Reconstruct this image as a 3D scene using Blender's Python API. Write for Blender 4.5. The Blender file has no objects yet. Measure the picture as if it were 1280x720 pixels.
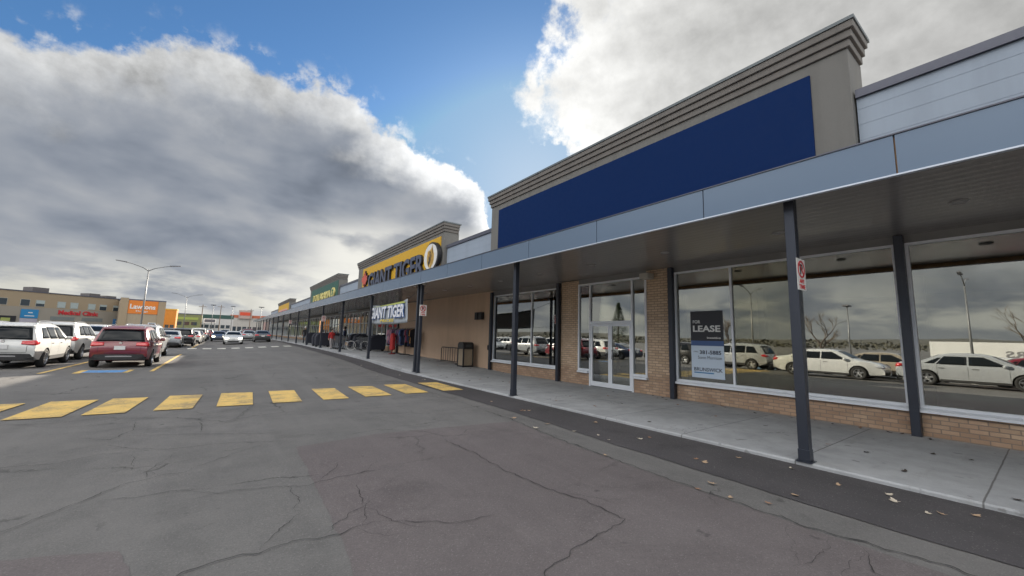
import bpy, bmesh, math, random
from mathutils import Vector, Matrix, noise as mnoise
random.seed(7)
R = math.radians
SC = bpy.context.scene
COL = SC.collection

# ------------------------------------------------------------------ camera
def cam_axes(yaw, pitch, roll):
    cy, sy, cp, sp, cr, sr = math.cos(yaw), math.sin(yaw), math.cos(pitch), math.sin(pitch), math.cos(roll), math.sin(roll)
    f = Vector((sy*cp, cy*cp, sp)); r = Vector((cy, -sy, 0)); u = r.cross(f)
    return cr*r + sr*u, -sr*r + cr*u, f
cr_, cu_, cf_ = cam_axes(0.6274731, 0.12592834, 0.02700628)
cam = bpy.data.cameras.new('camera'); cam.sensor_width = 36; cam.lens = 0.76886 * 18
cam.clip_start = 0.05; cam.clip_end = 9000
camo = bpy.data.objects.new('camera', cam); COL.objects.link(camo)
m = Matrix((cr_, cu_, -cf_)).transposed().to_4x4(); m.translation = Vector((0, 0, 1.6)); camo.matrix_world = m
SC.camera = camo

# ------------------------------------------------------------------ light, sky, exposure
SUN_AZ, SUN_EL = 39.3, 20.2
SC.view_settings.view_transform = 'Standard'; SC.view_settings.look = 'None'
SC.view_settings.exposure = 1.6; SC.view_settings.gamma = 1; SC.view_settings.use_curve_mapping = False
sd = Vector((math.sin(R(SUN_AZ))*math.cos(R(SUN_EL)), math.cos(R(SUN_AZ))*math.cos(R(SUN_EL)), math.sin(R(SUN_EL))))
sun = bpy.data.lights.new('sun', 'SUN'); sun.energy = 4.2; sun.angle = R(0.5); sun.color = (1, .90, .76)
suno = bpy.data.objects.new('sun', sun); COL.objects.link(suno); suno.rotation_euler = sd.to_track_quat('Z', 'Y').to_euler()
suno.location = (30, 30, 40)
cy = SC.cycles
cy.use_denoising = True; cy.max_bounces = 7; cy.diffuse_bounces = 3; cy.glossy_bounces = 4; cy.transmission_bounces = 4
cy.transparent_max_bounces = 10; cy.caustics_reflective = False; cy.caustics_refractive = False
cy.sample_clamp_indirect = 4; cy.blur_glossy = .5

class NT:
    """small helper for writing node trees"""
    def __init__(s, tree): s.t = tree; s.n = tree.nodes; s.l = tree.links
    def new(s, typ, **kw):
        nd = s.n.new(typ)
        for k, v in kw.items(): setattr(nd, k, v)
        return nd
    def put(s, sock, v):
        if isinstance(v, bpy.types.NodeSocket): s.l.new(v, sock)
        elif v is not None: sock.default_value = v
    def m(s, op, a, b=None, c=None, clamp=False):
        nd = s.new('ShaderNodeMath', operation=op); nd.use_clamp = clamp
        for i, v in enumerate((a, b, c)):
            if v is not None: s.put(nd.inputs[i], v)
        return nd.outputs[0]
    def vm(s, op, a, b=None, scale=None):
        nd = s.new('ShaderNodeVectorMath', operation=op); s.put(nd.inputs[0], a)
        if b is not None: s.put(nd.inputs[1], b)
        if scale is not None: s.put(nd.inputs[3], scale)
        return nd.outputs['Value'] if op in ('DOT_PRODUCT', 'LENGTH') else nd.outputs[0]
    def xyz(s, x, y, z):
        nd = s.new('ShaderNodeCombineXYZ')
        for i, v in enumerate((x, y, z)): s.put(nd.inputs[i], v)
        return nd.outputs[0]
    def sep(s, v):
        nd = s.new('ShaderNodeSeparateXYZ'); s.put(nd.inputs[0], v); return nd.outputs
    def noise(s, vec, scale, detail=4, rough=.55, dist=0, lac=2):
        nd = s.new('ShaderNodeTexNoise'); s.put(nd.inputs['Vector'], vec); s.put(nd.inputs['Scale'], scale)
        nd.inputs['Detail'].default_value = detail; nd.inputs['Roughness'].default_value = rough
        nd.inputs['Distortion'].default_value = dist; nd.inputs['Lacunarity'].default_value = lac
        return nd.outputs['Fac']
    def ramp(s, f, a, b, lo=0., hi=1., kind='SMOOTHSTEP'):
        nd = s.new('ShaderNodeMapRange', interpolation_type=kind); s.put(nd.inputs[0], f)
        for i, v in zip((1, 2, 3, 4), (a, b, lo, hi)): s.put(nd.inputs[i], v)
        return nd.outputs[0]
    def mix(s, f, a, b, blend='MIX'):
        nd = s.new('ShaderNodeMix', data_type='RGBA', blend_type=blend); s.put(nd.inputs[0], f)
        for i, v in ((6, a), (7, b)):
            if isinstance(v, (tuple, list)): v = (*v[:3], 1)
            s.put(nd.inputs[i], v)
        return nd.outputs[2]
    def curve(s, x, pts):
        nd = s.new('ShaderNodeFloatCurve'); cv = nd.mapping.curves[0]
        cv.points[0].location = pts[0]; cv.points[1].location = pts[-1]
        for p in pts[1:-1]: cv.points.new(*p)
        nd.mapping.update(); s.put(nd.inputs['Value'], x); return nd.outputs[0]

EXPO = 2 ** SC.view_settings.exposure
SKY_STR = 0.05
def build_world():
    w = bpy.data.worlds.new('World'); SC.world = w; w.use_nodes = True
    g = NT(w.node_tree); bg = g.n['Background']; bg.inputs[1].default_value = SKY_STR
    sky = g.new('ShaderNodeTexSky', sky_type='NISHITA'); sky.sun_disc = False
    sky.sun_elevation = R(SUN_EL); sky.sun_rotation = R(SUN_AZ); sky.ozone_density = 2.0; sky.dust_density = .4
    K = 1 / (EXPO * SKY_STR)                       # picture value -> sky value
    dr = g.new('ShaderNodeTexCoord').outputs['Generated']
    x, y, z = g.sep(dr)
    az = g.m('MULTIPLY', g.m('ARCTAN2', x, y), 57.2958); el = g.m('MULTIPLY', g.m('ARCSINE', z), 57.2958)
    # clear sky: nishita, kept from blowing out round the sun, a little deeper blue
    sk = g.vm('MINIMUM', sky.outputs[0], (3.9, 4.5, 5.3))
    blue = g.vm('MULTIPLY', sk, (.46, .70, .90))
    def cl(v): return g.m('SUBTRACT', v, .5)
    nA = g.noise(dr, 5.5, 9, .56); nB = g.noise(g.vm('ADD', dr, (7.3, 1.1, 4.2)), 5.5, 9, .56)
    nF = g.noise(g.vm('ADD', dr, (2.3, 5.1, 9.2)), 22, 9, .62); nF2 = g.noise(g.vm('ADD', dr, (8.3, 3.1, .2)), 24, 9, .62)
    # relief: the same noise sampled a little nearer the sun
    tos = tuple(sd * .05)
    rel = g.m('SUBTRACT', g.noise(dr, 9, 8, .6), g.noise(g.vm('ADD', dr, tos), 9, 8, .6))
    relf = g.m('SUBTRACT', nF, g.noise(g.vm('ADD', g.vm('ADD', dr, (2.3, 5.1, 9.2)), tuple(sd * .018)), 22, 9, .62))
    # --- the long grey bank
    azw = g.m('ADD', az, g.m('ADD', g.m('MULTIPLY', cl(nA), 5.0), g.m('MULTIPLY', cl(nF), 2.6)))
    elw = g.m('ADD', el, g.m('ADD', g.m('MULTIPLY', cl(nB), 6.5), g.m('MULTIPLY', cl(nF2), 4.6)))
    T = [(-180, 12), (-120, 11), (-60, 13), (-32, 22), (-19.4, 26), (-14.2, 27.3), (-8.4, 30), (-4.9, 30.8), (2.9, 30.5), (9.6, 30.3), (13.9, 29),
         (18.5, 27.8), (23.3, 25.4), (26.3, 24.5), (29.4, 22.6), (31.2, 19.6), (32.6, 14), (33.4, 7), (34, 0), (60, 0), (180, 0)]
    edge = g.m('MULTIPLY', g.curve(g.m('DIVIDE', g.m('ADD', azw, 180), 360), [((a + 180) / 360, e / 60) for a, e in T]), 60)
    d = g.m('SUBTRACT', edge, elw)
    bank = g.ramp(d, -.4, g.ramp(az, 10, 28, 1.2, .6))
    # wisps torn off the top edge
    wisp = g.m('MULTIPLY', g.ramp(nF, .50, .68), g.ramp(d, -3.2, .2)); bank = g.m('MAXIMUM', bank, g.m('MULTIPLY', wisp, .7))
    flat = g.vm('MULTIPLY', dr, (1, 1, 2.1))
    nM = g.noise(g.vm('ADD', flat, (3.3, 8.1, 2.2)), 3.1, 4, .5, .25); nN = g.noise(g.vm('ADD', flat, (1.3, 4.4, 7.2)), 6.0, 5, .48, .2)
    relM = g.m('SUBTRACT', nN, g.noise(g.vm('ADD', g.vm('ADD', flat, (1.3, 4.4, 7.2)), tuple(sd * .06)), 6.0, 5, .48, .2))
    lay = g.xyz(g.m('MULTIPLY', az, .05), g.m('MULTIPLY', el, .17), .3)
    nL2 = g.noise(g.vm('ADD', lay, (4.1, 7.7, 1.2)), 2.6, 7, .56, .15)
    inner = g.m('MULTIPLY', g.ramp(az, 33.2, 28.5, 0, 1), g.ramp(g.m('ADD', d, g.m('ADD', g.m('MULTIPLY', cl(nN), 16), g.m('MULTIPLY', cl(nF), 3))), -.6, g.ramp(az, 8, 27, 9.5, 7.0)))
    tone = g.m('ADD', .345, g.m('ADD', g.m('MULTIPLY', cl(nM), .62), g.m('ADD', g.m('MULTIPLY', cl(nN), .16), g.m('MULTIPLY', relM, .22))))
    tone = g.m('MAXIMUM', tone, .19)
    grey = g.mix(g.ramp(tone, .2, .5), g.vm('MULTIPLY', (.86, .99, 1.22), g.xyz(tone, tone, tone)), g.vm('MULTIPLY', (.97, 1.0, 1.05), g.xyz(tone, tone, tone)))
    rimb = g.m('ADD', g.ramp(az, 6, 27, .68, 1.12), g.m('ADD', g.m('MULTIPLY', relM, .7), g.m('MULTIPLY', relf, .55)))
    rim = g.vm('MULTIPLY', (.99, 1.0, 1.0), g.xyz(rimb, rimb, rimb))
    bcol = g.mix(inner, rim, grey)
    # pale broken streaks under the bank, near the horizon
    low = g.m('MULTIPLY', g.ramp(el, g.m('ADD', 9.5, g.ramp(az, -4, 24, 0, 7)), 3), g.ramp(g.m('ADD', g.m('MULTIPLY', nL2, .75), g.m('MULTIPLY', nN, .25)), .42, .60))
    lowc = g.mix(g.ramp(nB, .35, .65), (.66, .65, .58), (.95, .93, .84))
    bcol = g.mix(g.m('MULTIPLY', low, .9), bcol, lowc)
    puff = g.m('MULTIPLY', g.ramp(g.noise(g.vm('ADD', flat, (9.3, 2.1, 6.2)), 4.4, 7, .5, .1), .42, .58), g.m('MULTIPLY', g.ramp(el, 17, 12), g.ramp(az, 3, 13)))
    bcol = g.mix(g.m('MULTIPLY', puff, .75), bcol, (1.0, .98, .90))
    # --- the bright cloud over the near shop
    azr = g.m('ADD', az, g.m('ADD', g.m('MULTIPLY', cl(nB), 8), g.m('MULTIPLY', cl(nF), 9)))
    elr = g.m('ADD', el, g.m('ADD', g.m('MULTIPLY', cl(nA), 6), g.m('MULTIPLY', cl(nF2), 7.5)))
    left = g.m('MULTIPLY', g.curve(g.m('DIVIDE', elr, 90), [(0, .55), (22 / 90, 60 / 90), (26 / 90, 43.5 / 90), (28 / 90, 38.5 / 90), (30 / 90, 36 / 90), (33 / 90, 35.5 / 90), (36 / 90, 37 / 90), (40 / 90, 39.6 / 90), (44 / 90, 41.2 / 90), (52 / 90, 44 / 90), (70 / 90, .7), (1, .9)]), 90)
    e2 = g.m('SUBTRACT', azr, left)
    hole = g.m('MULTIPLY', g.ramp(g.noise(g.vm('ADD', dr, (1.1, 6.2, 3.3)), 10, 8, .64, 0), .47, .62), g.ramp(e2, 12, 2))
    rc = g.m('MULTIPLY', g.ramp(e2, -.5, 3.2), g.m('SUBTRACT', 1, g.m('MULTIPLY', hole, .9)))
    rc = g.m('MULTIPLY', rc, g.ramp(az, 150, 120))
    sdot = g.vm('DOT_PRODUCT', dr, tuple(sd))
    glow = g.m('POWER', g.m('MAXIMUM', sdot, 0), 45)
    rt = g.m('ADD', .70, g.m('ADD', g.m('MULTIPLY', cl(nM), .45), g.m('ADD', g.m('MULTIPLY', relM, .55), g.m('MULTIPLY', relf, .25))))
    rt = g.m('ADD', g.m('MULTIPLY', rt, g.ramp(az, 44, 72, 1.22, .79)), g.m('MULTIPLY', glow, .5))
    rcol = g.vm('MULTIPLY', (1.0, .998, .975), g.xyz(rt, rt, rt))
    # thin bright veil round the hidden sun
    blue = g.mix(g.m('MULTIPLY', glow, .35), blue, (.95 * K, .97 * K, 1.0 * K))
    # --- broken cloud in the unseen sky behind and left, brightened to fill the shade
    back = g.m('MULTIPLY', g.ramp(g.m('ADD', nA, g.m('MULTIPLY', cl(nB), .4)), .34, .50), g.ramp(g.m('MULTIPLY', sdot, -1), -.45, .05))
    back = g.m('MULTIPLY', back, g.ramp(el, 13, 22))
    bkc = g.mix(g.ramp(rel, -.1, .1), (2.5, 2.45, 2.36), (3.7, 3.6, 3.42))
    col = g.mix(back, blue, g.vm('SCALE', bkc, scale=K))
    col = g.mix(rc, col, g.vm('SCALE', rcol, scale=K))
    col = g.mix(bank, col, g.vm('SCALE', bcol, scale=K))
    # pale haze right on the horizon
    hz = g.ramp(el, 4.5, -.5)
    col = g.mix(g.m('MULTIPLY', hz, .55), col, (.72 * K, .72 * K, .68 * K))
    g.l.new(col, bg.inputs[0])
build_world()

# ------------------------------------------------------------------ materials
MATS = {}
def mat(name, color=(.5, .5, .5), rough=.6, metal=0., **kw):
    if name in MATS: return MATS[name]
    mt = bpy.data.materials.new(name); mt.use_nodes = True; MATS[name] = mt
    g = NT(mt.node_tree); p = g.n['Principled BSDF']
    p.inputs['Base Color'].default_value = (*color, 1); p.inputs['Roughness'].default_value = rough; p.inputs['Metallic'].default_value = metal
    vary = kw.get('vary', .12)
    pos = g.new('ShaderNodeNewGeometry').outputs['Position'] if kw.get('world') else g.new('ShaderNodeTexCoord').outputs['Object']
    if vary:
        n = g.noise(pos, kw.get('vscale', 1.7), 6, .62); n2 = g.noise(pos, kw.get('vscale', 1.7) * 14, 3, .6)
        f = g.m('ADD', g.m('MULTIPLY', g.m('SUBTRACT', n, .5), vary * 3), g.m('ADD', 1, g.m('MULTIPLY', g.m('SUBTRACT', n2, .5), vary * 1.2)))
        if kw.get('streak'):      # rain streaks and grime running down the wall
            sx, sy, sz = g.sep(pos); st = g.noise(g.xyz(g.m('MULTIPLY', sx, 1.8), g.m('MULTIPLY', sy, 1.8), g.m('MULTIPLY', sz, .25)), 1.0, 6, .65)
            f = g.m('MULTIPLY', f, g.ramp(st, .42, .72, 1.03, 1 - kw['streak']))
        c = g.vm('MULTIPLY', (*color,), g.xyz(f, f, f))
        g.l.new(c, p.inputs['Base Color'])
        g.l.new(g.ramp(n2, .3, .7, max(0, rough - .08), min(1, rough + .08)), p.inputs['Roughness'])
    if kw.get('bump'):
        b = g.new('ShaderNodeBump'); b.inputs['Strength'].default_value = kw['bump']; b.inputs['Distance'].default_value = kw.get('bdist', .004)
        g.l.new(g.noise(pos, kw.get('bscale', 120), 4, .6), b.inputs['Height']); g.l.new(b.outputs[0], p.inputs['Normal'])
    if 'spec' in kw: p.inputs['Specular IOR Level'].default_value = kw['spec']
    if kw.get('coat'): p.inputs['Coat Weight'].default_value = kw['coat']; p.inputs['Coat Roughness'].default_value = .04
    if kw.get('emit'):
        p.inputs['Emission Color'].default_value = (*kw.get('ecol', color), 1); p.inputs['Emission Strength'].default_value = kw['emit']
    return mt

def asphalt(name, dark, light, cracks=.0, rough=.88, grit=1.0):
    mt = bpy.data.materials.new(name); mt.use_nodes = True; MATS[name] = mt
    g = NT(mt.node_tree); p = g.n['Principled BSDF']; pos = g.new('ShaderNodeNewGeometry').outputs['Position']
    big = g.noise(pos, .35, 6, .6, .4); mid = g.noise(pos, 2.1, 7, .65); fine = g.noise(pos, 55, 3, .7)
    vor = g.new('ShaderNodeTexVoronoi'); g.put(vor.inputs['Vector'], pos); vor.inputs['Scale'].default_value = 130
    stone = g.sep(vor.outputs['Color'])[0]
    f = g.m('ADD', g.m('MULTIPLY', big, .55), g.m('MULTIPLY', mid, .45))
    c = g.mix(g.ramp(f, .34, .66), dark, light)
    oil = g.m('MULTIPLY', g.ramp(g.noise(pos, .8, 7, .68, .5), .53, .68), .38); c = g.mix(oil, c, tuple(v * .62 for v in dark))
    trk = g.ramp(g.noise(g.vm('MULTIPLY', pos, (1.6, .10, 1)), 1.0, 4, .6), .45, .65, 0, .22); c = g.mix(trk, c, tuple(v * 1.25 for v in light))
    sp = g.m('ADD', .72, g.m('ADD', g.m('MULTIPLY', fine, .34 * grit), g.m('MULTIPLY', stone, .22 * grit)))
    c = g.mix(1, c, g.xyz(sp, sp, sp), 'MULTIPLY')
    # pale stones and old dark spots
    c = g.mix(g.m('MULTIPLY', g.ramp(stone, .965, .99), .5), c, (.24, .23, .22))
    spot = g.ramp(g.noise(pos, 3.4, 3, .5), .70, .76)
    c = g.mix(g.m('MULTIPLY', spot, .45), c, (.03, .03, .03))
    hsum = g.m('ADD', g.m('MULTIPLY', fine, .5), stone)
    if cracks:
        wob = g.vm('ADD', pos, g.vm('SCALE', g.vm('SUBTRACT', g.new('ShaderNodeTexNoise').outputs['Color'], (.5, .5, .5)), scale=0))
        nz = g.new('ShaderNodeTexNoise'); g.put(nz.inputs['Vector'], pos); nz.inputs['Scale'].default_value = 2.6; nz.inputs['Detail'].default_value = 8; nz.inputs['Roughness'].default_value = .68
        wob = g.vm('ADD', pos, g.vm('SCALE', g.vm('SUBTRACT', nz.outputs['Color'], (.5, .5, .5)), scale=.55))
        px, py, pz = g.sep(wob)
        v2 = g.new('ShaderNodeTexVoronoi', feature='DISTANCE_TO_EDGE'); g.put(v2.inputs['Vector'], g.xyz(g.m('MULTIPLY', px, .35), g.m('MULTIPLY', py, .75), 0)); v2.inputs['Scale'].default_value = 1.0
        cm = g.m('MULTIPLY', g.ramp(v2.outputs[0], .010, .0015), g.ramp(g.noise(pos, .55, 3, .5), .48, .60))
        cm = g.m('MULTIPLY', cm, cracks)
        c = g.mix(g.m('MULTIPLY', cm, .8), c, (.03, .028, .026)); hsum = g.m('SUBTRACT', hsum, g.m('MULTIPLY', cm, 3))
    g.l.new(c, p.inputs['Base Color']); g.l.new(g.ramp(mid, .3, .7, rough - .06, rough + .06), p.inputs['Roughness'])
    p.inputs['Specular IOR Level'].default_value = .35
    b = g.new('ShaderNodeBump'); b.inputs['Strength'].default_value = .55; b.inputs['Distance'].default_value = .006
    g.l.new(hsum, b.inputs['Height']); g.l.new(b.outputs[0], p.inputs['Normal'])
    return mt

def brick_mat():
    mt = bpy.data.materials.new('buff_brick'); mt.use_nodes = True; g = NT(mt.node_tree); p = g.n['Principled BSDF']
    pos = g.new('ShaderNodeNewGeometry').outputs['Position']; x, y, z = g.sep(pos)
    bt = g.new('ShaderNodeTexBrick'); g.put(bt.inputs['Vector'], g.xyz(g.m('ADD', x, y), z, 0))
    bt.inputs['Scale'].default_value = 1; bt.inputs['Brick Width'].default_value = .215; bt.inputs['Row Height'].default_value = .075
    bt.inputs['Mortar Size'].default_value = .009; bt.inputs['Mortar Smooth'].default_value = .3; bt.inputs['Bias'].default_value = 0
    bt.inputs['Color1'].default_value = (0, 0, 0, 1); bt.inputs['Color2'].default_value = (1, 1, 1, 1); bt.inputs['Mortar'].default_value = (.5, .5, .5, 1)
    rnd = g.sep(bt.outputs['Color'])[0]
    c = g.mix(rnd, (.49, .35, .235), (.62, .46, .32))
    low = g.m('MULTIPLY', g.ramp(z, .80, .50), g.ramp(g.noise(pos, 1.4, 5, .6), .22, .55))     # older, browner courses at the base
    c = g.mix(g.m('MULTIPLY', low, .85), c, g.mix(rnd, (.30, .185, .12), (.46, .30, .20)))
    c = g.mix(g.ramp(g.noise(pos, 2.2, 6, .65), .35, .75, 0, .25), c, (.28, .2, .14))
    c = g.mix(bt.outputs['Fac'], c, (.26, .20, .155))
    n = g.noise(pos, 70, 3, .6); f = g.m('ADD', .85, g.m('MULTIPLY', n, .3)); c = g.mix(1, c, g.xyz(f, f, f), 'MULTIPLY')
    g.l.new(c, p.inputs['Base Color']); p.inputs['Roughness'].default_value = .85
    b = g.new('ShaderNodeBump'); b.inputs['Strength'].default_value = .7; b.inputs['Distance'].default_value = .006
    g.l.new(g.m('SUBTRACT', g.m('MULTIPLY', n, .35), bt.outputs['Fac']), b.inputs['Height']); g.l.new(b.outputs[0], p.inputs['Normal'])
    MATS['brick'] = mt; return mt

def concrete_mat():
    mt = bpy.data.materials.new('sidewalk_concrete'); mt.use_nodes = True; g = NT(mt.node_tree); p = g.n['Principled BSDF']
    pos = g.new('ShaderNodeNewGeometry').outputs['Position']; x, y, z = g.sep(pos)
    big = g.noise(pos, .5, 6, .6, .3); mid = g.noise(pos, 3, 7, .65); fine = g.noise(pos, 80, 3, .6)
    c = g.mix(g.ramp(g.m('ADD', g.m('MULTIPLY', big, .6), g.m('MULTIPLY', mid, .4)), .33, .68), (.27, .278, .285), (.40, .412, .425))
    f = g.m('ADD', .84, g.m('MULTIPLY', fine, .32)); c = g.mix(1, c, g.xyz(f, f, f), 'MULTIPLY')
    # stains: dark gum marks, damp streaks towards the wall
    c = g.mix(g.m('MULTIPLY', g.ramp(g.noise(pos, 5.5, 3, .5), .66, .73), .5), c, (.11, .105, .10))
    c = g.mix(g.m('MULTIPLY', g.ramp(g.noise(pos, 17, 2, .5), .73, .77), .6), c, (.06, .055, .05))
    c = g.mix(g.m('MULTIPLY', g.ramp(g.noise(g.xyz(g.m('MULTIPLY', x, .6), g.m('MULTIPLY', y, 2.2), 0), 1.1, 6, .7), .55, .70), .35), c, (.20, .195, .18))
    yy = g.m('ADD', g.m('ADD', y, -.58), g.m('MULTIPLY', g.m('SUBTRACT', g.noise(pos, 4, 3), .5), .012))
    dj = g.m('ABSOLUTE', g.m('SUBTRACT', g.m('FRACT', g.m('ADD', g.m('DIVIDE', yy, 1.645), 100.5)), .5))
    jt = g.ramp(dj, .0065, .0025)
    c = g.mix(g.m('MULTIPLY', jt, .72), c, (.07, .065, .06))
    # a few hairline cracks
    nz = g.new('ShaderNodeTexNoise'); g.put(nz.inputs['Vector'], pos); nz.inputs['Scale'].default_value = 1.7; nz.inputs['Detail'].default_value = 7
    wob = g.vm('ADD', pos, g.vm('SCALE', nz.outputs['Color'], scale=.9))
    v2 = g.new('ShaderNodeTexVoronoi', feature='DISTANCE_TO_EDGE'); g.put(v2.inputs['Vector'], wob); v2.inputs['Scale'].default_value = .45
    ck = g.m('MULTIPLY', g.ramp(v2.outputs[0], .006, .001), g.ramp(g.noise(pos, .7, 2), .5, .6))
    c = g.mix(g.m('MULTIPLY', ck, .5), c, (.08, .08, .075))
    g.l.new(c, p.inputs['Base Color']); p.inputs['Roughness'].default_value = .8
    b = g.new('ShaderNodeBump'); b.inputs['Strength'].default_value = .4; b.inputs['Distance'].default_value = .005
    g.l.new(g.m('SUBTRACT', g.m('MULTIPLY', fine, .5), g.m('MULTIPLY', jt, 2)), b.inputs['Height']); g.l.new(b.outputs[0], p.inputs['Normal'])
    MATS['concrete'] = mt; return mt

def glass_mat(name, tint, base, gain, wav=.0):
    mt = bpy.data.materials.new(name); mt.use_nodes = True; g = NT(mt.node_tree); g.n.remove(g.n['Principled BSDF'])
    tr = g.new('ShaderNodeBsdfTransparent'); tr.inputs[0].default_value = (*tint, 1)
    gl = g.new('ShaderNodeBsdfGlossy'); gl.inputs['Roughness'].default_value = .004; gl.inputs[0].default_value = (.96, 1, 1, 1)
    fr = g.new('ShaderNodeFresnel'); fr.inputs[0].default_value = 1.5
    if wav:
        b = g.new('ShaderNodeBump'); b.inputs['Strength'].default_value = wav; b.inputs['Distance'].default_value = .02
        g.l.new(g.noise(g.new('ShaderNodeNewGeometry').outputs['Position'], 1.1, 1, .4), b.inputs['Height']); g.l.new(b.outputs[0], gl.inputs['Normal'])
    f = g.m('ADD', base, g.m('MULTIPLY', fr.outputs[0], gain), clamp=True)
    mx = g.new('ShaderNodeMixShader'); g.put(mx.inputs[0], f); g.l.new(tr.outputs[0], mx.inputs[1]); g.l.new(gl.outputs[0], mx.inputs[2])
    g.l.new(mx.outputs[0], g.n['Material Output'].inputs[0]); MATS[name] = mt; return mt

def paint_mat():
    mt = bpy.data.materials.new('car_paint'); mt.use_nodes = True; g = NT(mt.node_tree); p = g.n['Principled BSDF']
    oc = g.new('ShaderNodeObjectInfo').outputs['Color']; pos = g.new('ShaderNodeTexCoord').outputs['Object']
    z = g.sep(pos)[2]; dirt = g.m('MULTIPLY', g.noise(pos, 5, 5, .6), .25)
    g.l.new(g.mix(dirt, oc, (.11, .10, .09)), p.inputs['Base Color'])
    p.inputs['Roughness'].default_value = .32; p.inputs['Metallic'].default_value = .0; p.inputs['Coat Weight'].default_value = .8; p.inputs['Coat Roughness'].default_value = .04
    MATS['paint'] = mt; return mt

def soffit_mat():
    mt = bpy.data.materials.new('soffit_metal'); mt.use_nodes = True; g = NT(mt.node_tree); p = g.n['Principled BSDF']
    pos = g.new('ShaderNodeNewGeometry').outputs['Position']; x, y, z = g.sep(pos)
    fx = g.m('FRACT', g.m('DIVIDE', x, .20)); rib = g.m('ABSOLUTE', g.m('SUBTRACT', fx, .5))
    groove = g.ramp(rib, .47, .5)
    n = g.noise(g.xyz(x, g.m('MULTIPLY', y, .25), 0), 2, 5, .6)
    c = g.mix(n, (.30, .28, .265), (.36, .338, .32)); c = g.mix(g.m('MULTIPLY', groove, .6), c, (.06, .055, .05))
    g.l.new(c, p.inputs['Base Color']); p.inputs['Roughness'].default_value = .22; p.inputs['Metallic'].default_value = .15
    b = g.new('ShaderNodeBump'); b.inputs['Strength'].default_value = .22; b.inputs['Distance'].default_value = .01
    g.l.new(g.m('ADD', g.m('MULTIPLY', g.m('COSINE', g.m('MULTIPLY', fx, 6.283)), .35), g.m('MULTIPLY', g.noise(g.xyz(x, g.m('MULTIPLY', y, .5), 0), 1.5, 2), 1.2)), b.inputs['Height'])
    g.l.new(b.outputs[0], p.inputs['Normal']); MATS['soffit'] = mt; return mt

def paint_line_mat(name, col):
    mt = bpy.data.materials.new(name); mt.use_nodes = True; g = NT(mt.node_tree); p = g.n['Principled BSDF']
    pos = g.new('ShaderNodeNewGeometry').outputs['Position']
    w = g.ramp(g.m('ADD', g.m('MULTIPLY', g.noise(pos, 1.6, 8, .72), .62), g.m('MULTIPLY', g.noise(pos, 45, 4, .7), .38)), .41, .53)
    n = g.noise(pos, 3, 5, .6); f = g.m('ADD', .72, g.m('MULTIPLY', n, .5))
    c = g.mix(1, col, g.xyz(f, f, f), 'MULTIPLY'); c = g.mix(g.m('ADD', .34, g.m('MULTIPLY', w, .60), clamp=True), (.13, .125, .115), c)
    g.l.new(c, p.inputs['Base Color']); p.inputs['Roughness'].default_value = .75; MATS[name] = mt; return mt

def leafy(name, a, b):
    mt = bpy.data.materials.new(name); mt.use_nodes = True; g = NT(mt.node_tree); p = g.n['Principled BSDF']
    n = g.noise(g.new('ShaderNodeNewGeometry').outputs['Position'], 1.3, 4)
    g.l.new(g.mix(g.ramp(n, .3, .7), a, b), p.inputs['Base Color']); p.inputs['Roughness'].default_value = .8; MATS[name] = mt; return mt

ASPH = asphalt('old_asphalt', (.122, .118, .113), (.168, .162, .155), .75)
NEWA = asphalt('new_asphalt', (.064, .060, .062), (.088, .082, .085), 0, grit=.7)
REDA = asphalt('resurfaced_asphalt', (.122, .106, .105), (.152, .134, .132), .35)
BRICK = brick_mat(); CONC = concrete_mat(); PAINT = paint_mat(); SOFF = soffit_mat()
GLASS = glass_mat('shop_glass', (.74, .72, .64), .21, 1.3, .022)
CARGLASS = mat('car_glass', (.010, .013, .016), .05, 0, vary=0); CARGLASS.node_tree.nodes['Principled BSDF'].inputs['Specular IOR Level'].default_value = .22
YEL = paint_line_mat('yellow_line_paint', (.74, .50, .145)); WHT = paint_line_mat('white_line_paint', (.72, .70, .62)); BLU = paint_line_mat('blue_pad_paint', (.10, .30, .62))
STEEL = mat('post_steel', (.036, .042, .058), .38, .3, vary=.1, vscale=2)
FASC = mat('fascia_metal', (.125, .178, .255), .25, .1, vary=0, spec=.4)
DRIP = mat('drip_edge', (.55, .60, .68), .35, .3)
ALU = mat('window_aluminium', (.74, .77, .82), .4, .05, vary=.04)
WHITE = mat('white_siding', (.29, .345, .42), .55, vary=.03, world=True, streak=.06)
CAPM = mat('dark_cap_metal', (.10, .105, .135), .45, .3)
STUC = mat('grey_stucco', (.17, .167, .158), .9, vary=.05, bump=.5, bscale=90, world=True, streak=.14)
STUC2 = mat('cornice_stucco', (.165, .154, .143), .85, vary=.05, bump=.3, world=True, streak=.14)
BROWN = mat('brown_stucco', (.57, .405, .285), .9, vary=.07, vscale=.7, bump=.6, bscale=60, world=True, streak=.07)
BLUEP = mat('blank_blue_panel', (.006, .0235, .095), .7, vary=.04, vscale=.5, spec=.08)
WOOD = mat('raw_nailer_wood', (.60, .34, .17), .8)
DARK = mat('dark_interior', (.30, .26, .22), .9); FLOORM = mat('interior_floor', (.3, .26, .2), .7)
BLACK = mat('black_plastic', (.018, .018, .02), .5, vary=.05); RUBBER = mat('tyre_rubber', (.02, .02, .02), .85)
ALLOY = mat('alloy_rim', (.45, .46, .48), .3, .8); CHROME = mat('chrome_trim', (.55, .55, .57), .15, .9, vary=0)
RED = mat('tail_lamp_red', (.50, .015, .02), .15, vary=0, coat=1); LAMP = mat('clear_lamp', (.55, .57, .6), .12, .2, vary=0, coat=1)
PLATE = mat('licence_plate_white', (.6, .6, .6), .5)
SIGNW = mat('sign_white', (.72, .72, .70), .5); SIGNR = mat('sign_red', (.55, .03, .04), .5); SIGNK = mat('sign_black', (.015, .016, .022), .5)

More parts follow.
